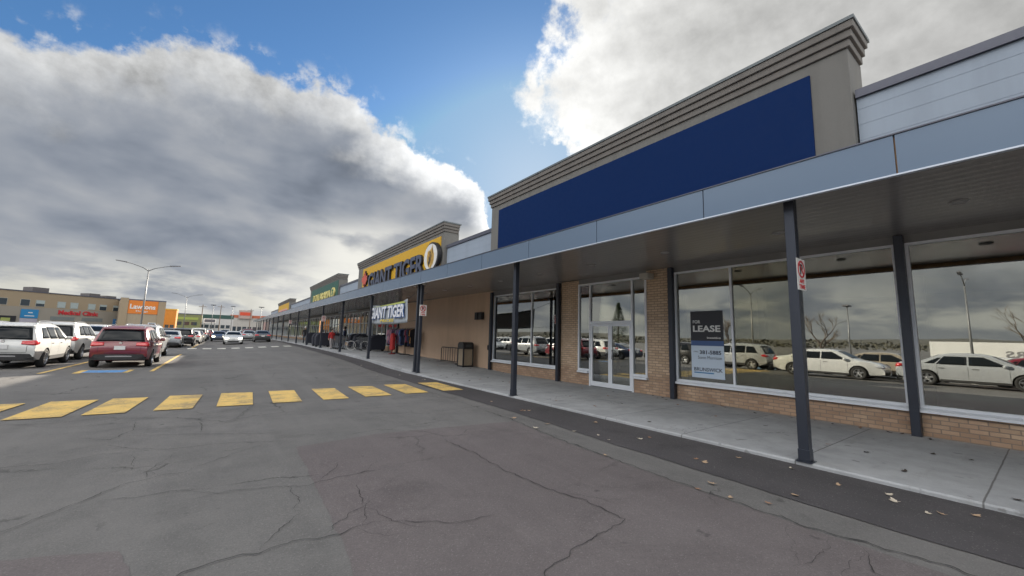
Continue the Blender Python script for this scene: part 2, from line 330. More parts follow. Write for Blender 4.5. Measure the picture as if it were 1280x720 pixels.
# ------------------------------------------------------------------ mesh helpers
def wloc(o):
    v = Vector((0, 0, 0))
    while o: v += o.location; o = o.parent
    return v
class MB:
    def __init__(s): s.v = []; s.f = []; s.m = []
    def add(s, vs, fs, mi=0):
        k = len(s.v); s.v += [tuple(v) for v in vs]; s.f += [tuple(i + k for i in f) for f in fs]; s.m += [mi] * len(fs); return s
    def box(s, x0, x1, y0, y1, z0, z1, mi=0):
        return s.add([(x0, y0, z0), (x1, y0, z0), (x1, y1, z0), (x0, y1, z0), (x0, y0, z1), (x1, y0, z1), (x1, y1, z1), (x0, y1, z1)],
                     [(0, 3, 2, 1), (4, 5, 6, 7), (0, 1, 5, 4), (1, 2, 6, 5), (2, 3, 7, 6), (3, 0, 4, 7)], mi)
    def hexa(s, p, mi=0):
        return s.add(p, [(0, 3, 2, 1), (4, 5, 6, 7), (0, 1, 5, 4), (1, 2, 6, 5), (2, 3, 7, 6), (3, 0, 4, 7)], mi)
    def prism(s, prof, axis, a, b, mi=0):
        """closed profile [(p,q)] swept along an axis: y -> (p=x,q=z); x -> (p=y,q=z); z -> (p=x,q=y)"""
        def pt(p, q, t): return {'y': (p, t, q), 'x': (t, p, q), 'z': (p, q, t)}[axis]
        n = len(prof); vs = [pt(p, q, a) for p, q in prof] + [pt(p, q, b) for p, q in prof]
        fs = [tuple(range(n)), tuple(range(2 * n - 1, n - 1, -1))] + [(i, i + n, (i + 1) % n + n, (i + 1) % n) for i in range(n)]
        return s.add(vs, fs, mi)
    def tube(s, pts, rad, n=8, mi=0, cap=True):
        pts = [Vector(p) for p in pts]; rads = rad if isinstance(rad, (list, tuple)) else [rad] * len(pts)
        rings = []; up = None
        for i, p in enumerate(pts):
            t = (pts[min(i + 1, len(pts) - 1)] - pts[max(i - 1, 0)]).normalized()
            if up is None: up = Vector((0, 0, 1)) if abs(t.z) < .9 else Vector((1, 0, 0))
            a = t.cross(up)
            if a.length < 1e-4: a = t.cross(Vector((0, 1, 0)))
            a.normalize(); b = t.cross(a).normalized()
            rings.append([p + rads[i] * (math.cos(2 * math.pi * k / n) * a + math.sin(2 * math.pi * k / n) * b) for k in range(n)])
        vs = [v for r in rings for v in r]
        fs = [(i * n + k, i * n + (k + 1) % n, (i + 1) * n + (k + 1) % n, (i + 1) * n + k) for i in range(len(pts) - 1) for k in range(n)]
        if cap: fs += [tuple(range(n)), tuple(range(len(vs) - 1, len(vs) - n - 1, -1))]
        return s.add(vs, fs, mi)
    def lathe(s, prof, c=(0, 0, 0), axis='z', n=24, mi=0, closed=False):
        """profile [(r,h)]"""
        vs = []
        for r, h in prof:
            for k in range(n):
                a = 2 * math.pi * k / n; p, q = r * math.cos(a), r * math.sin(a)
                v = {'z': (p, q, h), 'x': (h, p, q), 'y': (p, h, q)}[axis]; vs.append((c[0] + v[0], c[1] + v[1], c[2] + v[2]))
        L = len(prof); fs = [(i * n + k, i * n + (k + 1) % n, ((i + 1) % L) * n + (k + 1) % n, ((i + 1) % L) * n + k) for i in range(L if closed else L - 1) for k in range(n)]
        if not closed: fs += [tuple(range(n)), tuple(range(L * n - 1, L * n - n - 1, -1))]
        return s.add(vs, fs, mi)
    def grid(s, rows, mi=0):
        nr, nc = len(rows), len(rows[0])
        return s.add([v for r in rows for v in r], [(i * nc + j, i * nc + j + 1, (i + 1) * nc + j + 1, (i + 1) * nc + j) for i in range(nr - 1) for j in range(nc - 1)], mi)
    def build(s, name, mats, parent=None, smooth=False, fix=True, recenter=True, bevel=0):
        me = bpy.data.meshes.new(name); c = Vector((0, 0, 0))
        if recenter and s.v:
            lo = [min(v[i] for v in s.v) for i in range(3)]; hi = [max(v[i] for v in s.v) for i in range(3)]
            c = Vector(((lo[0] + hi[0]) / 2, (lo[1] + hi[1]) / 2, lo[2] if parent is None else (lo[2] + hi[2]) / 2))
        me.from_pydata([tuple(Vector(v) - c) for v in s.v], [], s.f)
        for mt in (mats if isinstance(mats, (list, tuple)) else [mats]): me.materials.append(mt)
        me.polygons.foreach_set('material_index', s.m)
        if fix or bevel:
            bm = bmesh.new(); bm.from_mesh(me)
            if fix: bmesh.ops.recalc_face_normals(bm, faces=bm.faces)
            if bevel: bmesh.ops.bevel(bm, geom=[e for e in bm.edges if len(e.link_faces) == 2 and e.calc_face_angle(0) > .6], offset=bevel, segments=1, affect='EDGES')
            bm.to_mesh(me); bm.free()
        if smooth: me.shade_smooth() if hasattr(me, 'shade_smooth') else me.polygons.foreach_set('use_smooth', [True] * len(me.polygons))
        o = bpy.data.objects.new(name, me); COL.objects.link(o)
        if parent: o.parent = parent
        o.location = c - (wloc(parent) if parent else Vector((0, 0, 0)))
        return o
def tag(o, label, cat, group=None):
    o['label'] = label; o['category'] = cat
    if group: o['group'] = group
    return o
def thing(name, label, cat, loc=(0, 0, 0), group=None):
    o = bpy.data.objects.new(name, None); COL.objects.link(o); o.location = loc; o.empty_display_size = .2
    return tag(o, label, cat, group)
def struct(o): o['kind'] = 'structure'; return o
KIDS = {}
def copy_tree(o, parent=None):
    c = o.copy(); COL.objects.link(c)
    if parent is not None: c.parent = parent
    for ch in KIDS_of(o): copy_tree(ch, c)
    return c
def KIDS_of(o): return list(o.children)

FONT_CACHE = {}
def text_part(txt, name, parent, mt, O, U, V, N, bold=0., res=3, shear=0.):
    """lettering fitted into the parallelogram O, O+U, O+V and raised by N"""
    key = (txt, bold, shear)
    if key not in FONT_CACHE:
        cu = bpy.data.curves.new('t', 'FONT'); cu.body = txt; cu.size = 1; cu.extrude = .05; cu.offset = bold; cu.resolution_u = res; cu.shear = shear
        ob = bpy.data.objects.new('t', cu); COL.objects.link(ob); bpy.context.view_layer.update()
        me = ob.to_mesh(); FONT_CACHE[key] = ([tuple(v.co) for v in me.vertices], [tuple(p.vertices) for p in me.polygons])
        ob.to_mesh_clear(); bpy.data.objects.remove(ob); bpy.data.curves.remove(cu)
    vs, fs = FONT_CACHE[key]; O, U, V, N = map(Vector, (O, U, V, N))
    x0, x1 = min(v[0] for v in vs), max(v[0] for v in vs); y0, y1 = min(v[1] for v in vs), max(v[1] for v in vs)
    b = MB(); b.add([O + U * ((v[0] - x0) / (x1 - x0)) + V * ((v[1] - y0) / (y1 - y0)) + N * ((v[2] + .05) / .1) for v in vs], fs)
    return b.build(name, mt, parent)
def wall_text(txt, name, parent, mt, yl, yr, z0, z1, x, dep=.02, bold=0., shear=0.):
    return text_part(txt, name, parent, mt, (x, yl, z0), (0, yr - yl, 0), (0, 0, z1 - z0), (-dep, 0, 0), bold, 3, shear)
def front_text(txt, name, parent, mt, xl, xr, z0, z1, y, dep=.02, bold=0.):
    return text_part(txt, name, parent, mt, (xl, y, z0), (xr - xl, 0, 0), (0, 0, z1 - z0), (0, -dep, 0), bold)

def interp(x, T):
    if x <= T[0][0]: return T[0][1]
    for (a, p), (b, q) in zip(T, T[1:]):
        if x <= b: return p + (q - p) * (x - a) / (b - a)
    return T[-1][1]
def sstep(t): t = max(0, min(1, t)); return t * t * (3 - 2 * t)
ROADT = [(16.5, 0), (18.5, .03), (22, .14), (27, .2), (36, .28), (50, .33), (120, .35)]
WALKT = [(14, .06), (16.8, .15), (20, .235), (26, .33), (33, .385), (50, .42), (130, .44)]
CANT = [(0, 0), (12, .03), (22, .09), (35, .14), (74, .2), (130, .22)]
def zroad(x, y): return interp(y, ROADT) * sstep((x + 1.0) / 7.4) - 1.4 * sstep((-5.5 - x) / 26) * sstep((36 - y) / 16)
def zwalk(y): return interp(y, WALKT)
def dcan(y): return interp(y, CANT)

# ------------------------------------------------------------------ ground, road, markings
def build_ground():
    xs = [-4000, -1500, -500, -150, -80, -60, -45, -36, -32, -29, -26, -23, -20, -17.5, -15, -13, -11, -9.5, -8, -6.8, -5.5, -4, -2] + [-1 + .74 * i for i in range(11)] + [8, 10.2, 14, 60, 500, 4000]
    ys = [-4000, -1000, -200, -60, -40, -20, -10, 0, 8, 14, 16] + [16.5 + i for i in range(24)] + [44, 50, 60, 80, 120, 200, 500, 1500, 4000]
    b = MB(); b.grid([[(x, y, zroad(x, y)) for x in xs] for y in ys]); struct(b.build('ground', ASPH, None, smooth=True, recenter=False))
    # darker new asphalt laid along the kerb
    left = [(-14, 4.95), (-2, 4.95), (.3, 4.97), (1.07, 4.92), (2, 4.99), (3.7, 5.04), (5.1, 5.12), (7.1, 5.25), (10, 5.3), (14, 5.35), (18, 5.4), (26, 5.5), (40, 5.6), (60, 5.8)]
    b = MB(); rows = []; y = -14
    while y < 60:
        x0 = interp(y, left) + .05 * mnoise.noise(Vector((y * 1.3, 2, 0))) + .015 * mnoise.noise(Vector((y * 9, 5, 0)))
        rows.append([(x0 + (6.43 - x0) * t, y, zroad(x0 + (6.43 - x0) * t, y) + .008) for t in (0, .33, .66, 1)]); y += .12 if y < 20 else .5
    b.grid(rows); struct(b.build('new_asphalt_strip', NEWA, None))
    # resurfaced areas
    def patch(name, pts, z, mt):
        out = []
        for (a, c) in zip(pts, pts[1:] + pts[:1]):
            L = math.dist(a, c); n = max(1, int(L / .1))
            for i in range(n):
                t = i / n; j = .012 if L > .4 else 0
                out.append((a[0] + (c[0] - a[0]) * t + random.uniform(-j, j), a[1] + (c[1] - a[1]) * t + random.uniform(-j, j), z))
        b = MB(); b.add(out, [tuple(range(len(out)))]); o = struct(b.build(name, mt, None))
        bm = bmesh.new(); bm.from_mesh(o.data); bmesh.ops.triangulate(bm, faces=bm.faces); bm.to_mesh(o.data); bm.free()
    patch('resurfaced_lane', [(.98, 6.4), (.94, 4.7), (.9, 3.4), (.86, 2.8), (.84, -6), (4.38, -6), (4.34, 1.4), (4.37, 2.5), (4.5, 4.8), (4.72, 6.3), (3.2, 6.5), (2.2, 6.6)], .004, REDA)
    patch('asphalt_repair', [(-1.7, 4.35), (-1.1, 4.38), (-.45, 4.1), (-.33, 3.7), (-.35, 2.5), (-1.7, 2.5)], .004, REDA)
build_ground()

CRACKS = [
 ([(4.8, 7.6), (4.75, 6.43), (4.52, 4.81), (4.37, 2.52), (4.35, 1.44), (4.5, .6), (4.55, -2), (4.5, -6)], .024),
 ([(4.8, 7.6), (4.9, 9), (4.92, 11), (5, 14)], .012),
 ([(-.3, 3.35), (-.06, 3.51), (.16, 3.57), (.37, 3.55), (.58, 3.57), (.77, 3.52), (.98, 3.54), (1.18, 3.57), (1.28, 3.55)], .018), ([(1.05, 3.54), (1.12, 3.37), (1.33, 3.21)], .009),
 ([(-1.6, 4.7), (-1.24, 4.94), (-1.08, 5.11), (-.94, 5.33), (-.71, 5.69), (-.46, 5.86), (-.13, 5.91)], .014), ([(-.76, 5.32), (-.48, 5.25), (-.25, 5.28), (.06, 5.15)], .014),
 ([(-.13, 4.91), (.16, 4.99), (.56, 4.89), (.88, 4.75), (1.17, 4.84), (1.79, 4.88)], .016), ([(1.29, 4.5), (1.26, 4.15), (1.21, 3.92)], .016),
 ([(-5, 9.2), (-3.6, 9.7), (-2.7, 9.97), (-2.06, 9.78), (-1.52, 10.05), (-1.2, 9.78), (-.53, 9.5), (-.18, 9.11), (.17, 8.73), (.66, 9.07), (1.14, 9.18), (2.25, 8.94), (3.35, 8.75), (3.66, 8.82)], .020),
 ([(-1.6, 8.4), (-1.39, 8.27), (-1.14, 8.03), (-.99, 8.6), (-1.05, 9.4)], .016), ([(-1.07, 8.25), (-.52, 8.04), (.47, 7.54), (1.0, 7.4)], .016), ([(-.18, 9.31), (-.11, 7.98)], .016),
 ([(-1.11, 7.7), (-.77, 7.28), (-.44, 7.08), (.17, 7.07), (.73, 6.87), (.93, 6.76)], .014), ([(-.95, 8.61), (-.15, 8.48), (.52, 8.81)], .016),
 ([(-3, 7.2), (-1.76, 7.04), (-1.38, 6.97), (-1.1, 7.2), (-.68, 7.11)], .012), ([(1.69, 6.72), (2.3, 6.85), (2.88, 6.36), (3.02, 5.91), (3.7, 5.73)], .014),
 ([(2.93, 5.73), (2.96, 4.92), (2.92, 3.9), (2.96, 3.4), (3.06, 2.9), (3.08, 2.43), (2.95, 2.38), (2.59, 2.37), (2.29, 2.3), (1.93, 2.2), (1.5, 1.7)], .015),
 ([(4.29, 1.04), (4.12, .98), (3.96, .91), (3.6, .5)], .012), ([(3.46, 1.26), (3.8, 1.19), (4.09, 1.21), (4.21, 1.28)], .007),
 ([(-2.5, 13.3), (-.5, 13.6), (1.2, 13.2), (3, 13.9), (4.8, 13.6)], .014), ([(-3, 15.8), (0, 16.2), (2.2, 15.7), (4.6, 16.4)], .016), ([(.4, 9.2), (.7, 10.4), (.2, 12.6), (.6, 13.5)], .012),
 ([(-3, 20), (-.5, 19.4), (2, 20.2), (4.5, 19.7)], .02), ([(1.5, 16), (1.8, 18), (1.5, 20), (1.9, 24)], .016)]
def build_cracks():
    b = MB(); rb = random.Random(12); allc = list(CRACKS)
    for pts, w in CRACKS[2:]:
        for a, c in zip(pts, pts[1:]):
            if rb.random() < .28:
                t = rb.random(); p = (a[0] + (c[0] - a[0]) * t, a[1] + (c[1] - a[1]) * t); L = rb.uniform(.15, .6) * (1 + p[1] * .08); an = math.atan2(c[1] - a[1], c[0] - a[0]) + rb.choice((-1, 1)) * rb.uniform(.35, 1.3)
                q = (p[0] + L * math.cos(an), p[1] + L * math.sin(an)); an += rb.uniform(-.6, .6); allc.append(([p, q, (q[0] + L * .6 * math.cos(an), q[1] + L * .6 * math.sin(an))], w * .55))
    for i in range(14):          # short hairlines in the tired lane below the crossing
        x, y = rb.uniform(-2.2, 3.8), rb.uniform(6.6, 10.0); L = rb.uniform(.4, 1.4); an = rb.uniform(-.5, .5) + (1.57 if rb.random() < .25 else 0)
        allc.append(([(x, y), (x + L * .5 * math.cos(an), y + L * .5 * math.sin(an)), (x + L * math.cos(an + .3), y + L * math.sin(an + .3))], .009))
    for ci, (pts, w) in enumerate(allc):
        # resample and roughen
        P = []
        for a, c in zip(pts, pts[1:]):
            n = max(1, int(math.dist(a, c) / .035))
            for i in range(n): P.append((a[0] + (c[0] - a[0]) * i / n, a[1] + (c[1] - a[1]) * i / n))
        P.append(pts[-1]); N = len(P); rows = []
        for i, p in enumerate(P):
            q0, q1 = P[max(0, i - 1)], P[min(N - 1, i + 1)]; t = Vector((q1[0] - q0[0], q1[1] - q0[1])).normalized(); nr = Vector((-t.y, t.x))
            j = .045 * mnoise.noise(Vector((p[0] * 7, p[1] * 7, ci))) + .02 * mnoise.noise(Vector((p[0] * 25, p[1] * 25, ci + 9)))
            ww = w * .43 * (.35 + 1.1 * abs(mnoise.noise(Vector((p[0] * 5 + 3, p[1] * 5, ci * 3))))) * (.25 + .75 * sstep(min(i, N - 1 - i) / 8))
            x, y = p[0] + nr.x * j, p[1] + nr.y * j; z = .0115 if ci in () else .012
            rows.append([(x - nr.x * ww, y - nr.y * ww, zroad(x, y) + z), (x + nr.x * ww, y + nr.y * ww, zroad(x, y) + z)])
        b.grid(rows)
    struct(b.build('asphalt_cracks', mat('crack_dirt', (.034, .032, .030), .95), None))
build_cracks()

def stripe(name, pts, mt, dz=.006, n=4):
    """flat painted quad (4 corners x,y) following the ground"""
    a, b_, c, d = [Vector(p) for p in pts]; rows = []
    for i in range(n + 1):
        l = a.lerp(d, i / n); r = b_.lerp(c, i / n)
        rows.append([(*(l.lerp(r, j / n)), 0) for j in range(n + 1)])
    rows = [[(x, y, zroad(x, y) + dz) for x, y, _ in r] for r in rows]
    b = MB(); b.grid(rows); return struct(b.build(name, mt, None))
XW = [(-6.9, -6.2), (-5.9, -5.3), (-4.85, -4.2), (-3.85, -3.2), (-2.85, -2.15), (-1.92, -1.34), (-.95, -.35), (.04, .68), (1.06, 1.64), (2.1, 2.68), (3.1, 3.78), (4.2, 4.86), (5.38, 6.02)]
for i, (a, b_) in enumerate(XW):
    k = max(0, (a - 2)) * .07
    stripe('crosswalk_stripe', [(a, 10.45 + k), (b_, 10.42 + k), (b_ + .1, 12.48 + k), (a + .08, 12.55 + k)], YEL, .014)
for i in range(8): stripe('crosswalk_stripe', [(-2.2 + i * .98, 41.1), (-1.62 + i * .98, 41.1), (-1.62 + i * .98, 43), (-2.2 + i * .98, 43)], WHT, .014)
for i in range(7): stripe('crosswalk_stripe', [(-2.2 + i * .98, 69), (-1.62 + i * .98, 69), (-1.62 + i * .98, 71), (-2.2 + i * .98, 71)], WHT, .014)
for x in (-2.0, -4.78, -7.9, -11, -14, -17):
    stripe('parking_line', [(x - .06, 19.9), (x + .06, 19.9), (x + .06, 32.8), (x - .06, 32.8)], YEL, .010, 16)
    stripe('parking_line', [(x - .06, 43.2), (x + .06, 43.2), (x + .06, 54), (x - .06, 54)], YEL, .006)
    stripe('parking_line', [(x - .06, 61), (x + .06, 61), (x + .06, 72), (x - .06, 72)], YEL, .006)
    if x < -5: stripe('parking_line', [(x - .06, -4), (x + .06, -4), (x + .06, 8), (x - .06, 8)], YEL, .006, 14)
stripe('accessible_parking_pad', [(-3.8, 19.75), (-2.75, 19.65), (-2.72, 20.75), (-3.82, 20.9)], BLU, .012)
stripe('accessible_parking_pad_edge', [(-4.0, 19.7), (-2.6, 19.58), (-2.58, 20.85), (-4.02, 21.0)], YEL, .008)

def build_sidewalk():
    ys = [-16 + i for i in range(30)] + [14 + .5 * i for i in range(40)] + [34 + 2 * i for i in range(48)]
    rows = []
    for y in ys:
        x0 = 6.43 + .012 * mnoise.noise(Vector((y * .8, 0, 4))); zr = zroad(6.4, y); zw = max(zwalk(y), zr + .05)
        rows.append([(x0, y, zr - .1), (x0, y, zw - .02), (x0 + .02, y, zw), (8, y, zw + .004), (9.2, y, zw + .006), (10.6, y, zw + .008)])
    b = MB(); b.grid(rows); struct(b.build('sidewalk', CONC, None))
build_sidewalk()

# ------------------------------------------------------------------ shop row
WX = 10.2
def window(parent, y0, y1, z0, z1, mulls, sill=True, x=WX, dep=.09, bars=(), t=.05, glass=None):
    """aluminium shopfront window: frame with mullions > panes, sill"""
    f = MB(); f.box(x - .03, x + dep, y0, y0 + t, z0, z1).box(x - .03, x + dep, y1 - t, y1, z0, z1)
    f.box(x - .03, x + dep, y0 + t, y1 - t, z1 - t, z1).box(x - .03, x + dep, y0 + t, y1 - t, z0, z0 + t)
    for q in mulls: f.box(x - .025, x + dep - .01, q - t / 2, q + t / 2, z0 + t, z1 - t)
    ed = [y0 + t] + [v for q in mulls for v in (q - t / 2, q + t / 2)] + [y1 - t]
    for z in bars:
        for a, b_ in zip(ed[::2], ed[1::2]): f.box(x - .022, x + dep - .02, a, b_, z - t / 2, z + t / 2)
    w = f.build('window', ALU, parent)
    for a, b_ in zip(ed[::2], ed[1::2]):
        p = MB(); p.box(x + .02, x + .028, a - .004, b_ + .004, z0 + t - .004, z1 - t + .004); p.build('pane', glass or GLASS, w)
    if sill:
        s_ = MB(); s_.prism([(x - .10, z0 - .075), (x - .10, z0 - .03), (x - .04, z0 - .002), (x + .05, z0 - .002), (x + .05, z0 - .075)], 'y', y0 - .03, y1 + .03); s_.build('sill', ALU, w)
    return w
def steel_col(parent, y, z0, z1, w=.13):
    b = MB(); b.box(WX - .16, WX - .035, y - w / 2, y + w / 2, z0, z1); b.build('steel_column', STEEL, parent, bevel=.006)
def cornice(parent, y0, y1, x, zt, mt=STUC2):
    # three stepped bands under a thin metal cap, mitred at the ends
    steps = [(zt - .58, zt - .41, .05), (zt - .41, zt - .24, .10), (zt - .24, zt - .075, .15)]
    b = MB()
    for z0, z1, p in steps: b.box(x - p, x + .9 + p * .2, y0 - p, y1 + p, z0 + .004, z1)
    b.build('cornice', mt, parent, bevel=.01)
    c = MB(); c.box(x - .175, x + 1.0, y0 - .175, y1 + .175, zt - .073, zt); c.build('cornice_cap', mat('weathered_cap', (.13, .15, .16), .5, .2), parent)
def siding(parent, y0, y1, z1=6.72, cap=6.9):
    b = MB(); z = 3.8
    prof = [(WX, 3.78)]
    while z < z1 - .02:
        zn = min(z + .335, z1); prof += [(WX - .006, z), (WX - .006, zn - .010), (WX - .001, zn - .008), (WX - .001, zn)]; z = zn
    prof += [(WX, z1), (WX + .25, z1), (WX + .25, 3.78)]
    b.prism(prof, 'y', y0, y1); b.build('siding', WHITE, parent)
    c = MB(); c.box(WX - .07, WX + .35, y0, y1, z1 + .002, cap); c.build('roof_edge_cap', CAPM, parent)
def parapet(parent, y0, y1, zt):
    b = MB(); b.box(10.0, 10.95, y0, y1, 3.8, zt - .578); b.build('parapet', STUC, parent, bevel=.01)
    cornice(parent, y0, y1, 10.0, zt)
def shell(parent, y0, y1, floor_z, back=24):
    """roof, end and rear walls and the room behind the glass"""
    b = MB(); b.box(WX + .28, 40, y0 + .01, y1 - .01, 6.35, 6.6); b.build('roof', mat('roof_gravel', (.22, .21, .2), .9), parent)
    b = MB(); b.box(40.005, 40.3, y0, y1, 0, 6.6); b.box(WX + .2, 40, y0, y0 + .15, 3.7, 6.34); b.box(WX + .2, 40, y1 - .15, y1, 3.7, 6.34); b.build('rear_wall', STUC, parent)
    b = MB(); b.box(WX + .12, back, y0 + .16, y1 - .16, 3.62, 3.7).box(back, back + .1, y0 + .16, y1 - .16, floor_z, 3.7)
    b.box(WX + .12, back, y0 + .02, y0 + .15, floor_z, 3.69).box(WX + .12, back, y1 - .15, y1 - .02, floor_z, 3.69)
    b.build('interior_wall', DARK, parent)
    b = MB(); b.box(WX + .1, back, y0 + .16, y1 - .16, floor_z - .1, floor_z); b.build('interior_floor', FLOORM, parent)

# --- vacant shop (nearest)
shop = thing('vacant_shop', 'empty brick shop with wide dark windows and a blank blue sign panel above', 'shop', (WX, 6, 0))
ZB = 3.56
for nm_, y0, y1, zt in (('window_base_wall', 10.995, 15.43, .484), ('window_base_wall', 1.655, 6.225, .484), ('window_base_wall', -3.2, 1.525, .484), ('window_base_wall', -8, -3.34, .484), ('window_base_wall', -14, -8.14, .484),
        ('brick_pier', 6.355, 7.15, 3.72), ('brick_pier', 9.97, 10.865, 3.72), ('window_base_wall', 7.1505, 7.64, .48), ('window_base_wall', 9.44, 9.9695, .48)):
    b = MB(); b.box(WX + (.001 if zt == .48 else 0), WX + .3, y0, y1, -.05, zt); b.build(nm_, BRICK, shop)
b = MB(); b.box(WX + .002, WX + .3, -14, 6.355, ZB + .002, 3.76).box(WX + .002, WX + .3, 7.15, 9.97, ZB + .002, 3.76).box(WX + .002, WX + .3, 10.865, 15.6, ZB + .002, 3.76); b.build('window_header', mat('header_metal', (.2, .2, .2), .5, .4), shop)
window(shop, 10.995, 15.43, .56, 3.54, (12.62,))
window(shop, 1.655, 6.225, .56, ZB, (4.70, 3.235))
window(shop, -3.2, 1.525, .56, ZB, (-1.0,))
window(shop, -8, -3.34, .56, ZB, (-5.6,)); window(shop, -14, -8.14, .56, ZB, (-11,))
for y in (15.53, 10.93, 6.29, 1.59, -3.27, -8.07): steel_col(shop, y, .0 if y < 15 else .05, 3.70)
# entrance: sidelights, transom and two doors
e = MB(); t = .06
for y in (7.15, 7.64 - .0, 9.38, 9.91): e.box(WX - .03, WX + .09, y, y + t, .0 if 7.5 < y < 9.5 else .56, ZB)
e.box(WX - .028, WX + .088, 7.21, 7.64, ZB - t, ZB).box(WX - .028, WX + .088, 7.70, 9.38, ZB - t, ZB).box(WX - .028, WX + .088, 9.44, 9.91, ZB - t, ZB)
e.box(WX - .028, WX + .088, 7.70, 9.38, 2.15, 2.23); e.box(WX - .028, WX + .088, 7.21, 7.64, .56, .62).box(WX - .028, WX + .088, 9.44, 9.91, .56, .62)
ent = e.build('entrance_frame', ALU, shop)
for y0, y1, z0, z1 in ((7.206, 7.644, .615, ZB - t + .004), (9.436, 9.914, .615, ZB - t + .004), (7.696, 9.384, 2.226, ZB - t + .004)):
    p = MB(); p.box(WX + .02, WX + .028, y0, y1, z0, z1); p.build('pane', GLASS, ent)
for y0, y1 in ((7.13, 7.62), (9.46, 9.95)):
    s_ = MB(); s_.prism([(WX - .10, .483), (WX - .10, .53), (WX - .04, .558), (WX + .05, .558), (WX + .05, .483)], 'y', y0, y1); s_.build('sill', ALU, ent)
for y0, y1, hs in ((7.705, 8.537, 1), (8.543, 9.375, -1)):
    d = MB(); w = .075
    d.box(WX - .02, WX + .03, y0, y0 + w, .09, 2.145).box(WX - .02, WX + .03, y1 - w, y1, .09, 2.145)
    d.box(WX - .02, WX + .03, y0 + w, y1 - w, 2.06, 2.145).box(WX - .02, WX + .03, y0 + w, y1 - w, .09, .24)
    dr_ = d.build('door', ALU, shop)
    p = MB(); p.box(WX + .002, WX + .010, y0 + w - .004, y1 - w + .004, .236, 2.064); p.build('pane', GLASS, dr_)
    hy = y1 - .11 if hs > 0 else y0 + .11
    h = MB(); h.tube([(WX - .02, hy, 1.0), (WX - .08, hy, 1.02), (WX - .08, hy, 1.28), (WX - .02, hy, 1.30)], .013); h.build('handle', CHROME, dr_, smooth=True)
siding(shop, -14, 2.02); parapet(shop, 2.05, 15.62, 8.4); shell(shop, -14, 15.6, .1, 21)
# inside the empty shop: ceiling beams and a few columns seen through the glass
for y in (-6, -2, 2, 6, 9, 12.5): b = MB(); b.box(15.4, 15.6, y, y + .2, .1, 3.6); b.build('interior_column', mat('bare_steel', (.12, .11, .10), .6), shop)
b = MB(); b.box(WX + .7, WX + .85, 11.9, 15.3, 2.85, 3.2); b.build('interior_bulkhead', mat('drywall', (.75, .73, .7), .9), shop)

p = MB(); p.box(9.955, 10.0, 2.72, 14.95, 4.4, 7.55)
bs = tag(p.build('blank_sign_panel', BLUEP, None), 'long blank navy blue sign panel on the parapet of the empty shop', 'sign')

# --- other shops
LITG = glass_mat('lit_shop_glass', (.8, .8, .76), .10, 1.2)
def storefront(parent, y0, y1, step, z0):
    y = y0; i = 0
    while y < y1 - .3:
        ye = min(y + step, y1); window(parent, y + .03, ye - .03, z0 + .35, 3.6, ((y + ye) / 2,), sill=False, bars=(2.55,), glass=LITG, t=.06)
        y = ye; i += 1
def base_wall(parent, y0, y1, mt, z0, z1, name='base_wall'):
    b = MB(); b.box(WX, WX + .3, y0, y1, -.05, z1); b.build(name, mt, parent)
DISPLAY = [mat('display_%s' % n, c, .7, emit=e_) for n, c, e_ in (('amber', (.6, .30, .06), .35), ('red', (.45, .05, .04), .12), ('pale', (.6, .6, .55), .22), ('green', (.10, .25, .12), .1), ('dark', (.08, .07, .08), 0), ('yellow', (.65, .50, .08), .3))]  # most shelf colours glow faintly, standing in for the shop lighting
def shop_goods(parent, y0, y1, n, seed):
    rr = random.Random(seed)
    for i in range(n):
        y = rr.uniform(y0 + .6, y1 - 1.4); w = rr.uniform(.4, 1.2); h = rr.uniform(.9, 2.3); x = rr.uniform(10.8, 13.5)
        b = MB(); b.box(x, x + .5, y, y + w, .4, .4 + h)
        for k in range(3): b.box(x - .03, x + .0, y + .03, y + w - .03, .5 + k * h / 3.2, .5 + k * h / 3.2 + h * .22)
        b.build('display_shelf', DISPLAY[rr.randrange(6)], parent)
    for i in range(n // 2):
        y = rr.uniform(y0 + .6, y1 - 1.4); b = MB(); b.box(12 + rr.random() * 4, 13.2 + rr.random() * 3.5, y, y + .18, 3.54, 3.6); b.build('ceiling_lamp', mat('lit_tube', (1, .9, .7), .5, vary=0, emit=5.0), parent)

disc = thing('discount_shop', 'shop with brown wall, yellow sign parapet and open dark shopfront', 'shop', (WX, 29, 0))
b = MB(); b.box(WX - .005, WX + .3, 15.64, 27.6, -.05, 3.9); b.build('stucco_wall', BROWN, disc)
steel_col(disc, 27.7, .1, 3.78)
base_wall(disc, 27.8, 42.9, BROWN, 0, .70); storefront(disc, 27.8, 42.9, 2.5, .38)
b = MB(); b.box(WX + .002, WX + .3, 27.8, 42.9, 3.61, 3.95); b.build('window_header', MATS['header_metal'], disc)
siding(disc, 15.66, 20.64); siding(disc, 38.96, 43.0); parapet(disc, 20.68, 38.9, 8.3); shell(disc, 15.62, 42.95, .39, 22); shop_goods(disc, 28, 42.5, 16, 3)
doll = thing('dollar_shop', 'shop under the green sign parapet with tall dark windows', 'shop', (WX, 54, 0))
base_wall(doll, 43.02, 66, BRICK, 0, .75); storefront(doll, 43.1, 66, 2.6, .42)
b = MB(); b.box(WX + .002, WX + .3, 43.02, 66, 3.61, 3.95); b.build('window_header', MATS['header_metal'], doll)
siding(doll, 43.02, 46.9); siding(doll, 64.8, 66.0); parapet(doll, 46.95, 64.75, 8.28); shell(doll, 43.0, 66, .43, 22); shop_goods(doll, 43.5, 65.5, 18, 5)
far1 = thing('corner_shop', 'long pale shopfront between the green sign and the small far yellow sign', 'shop', (WX, 76, 0))
base_wall(far1, 66.05, 86.5, BRICK, 0, .75); storefront(far1, 66.1, 86.4, 3.4, .43)
b = MB(); b.box(WX + .002, WX + .3, 66.05, 86.5, 3.61, 3.95); b.build('window_header', MATS['header_metal'], far1)
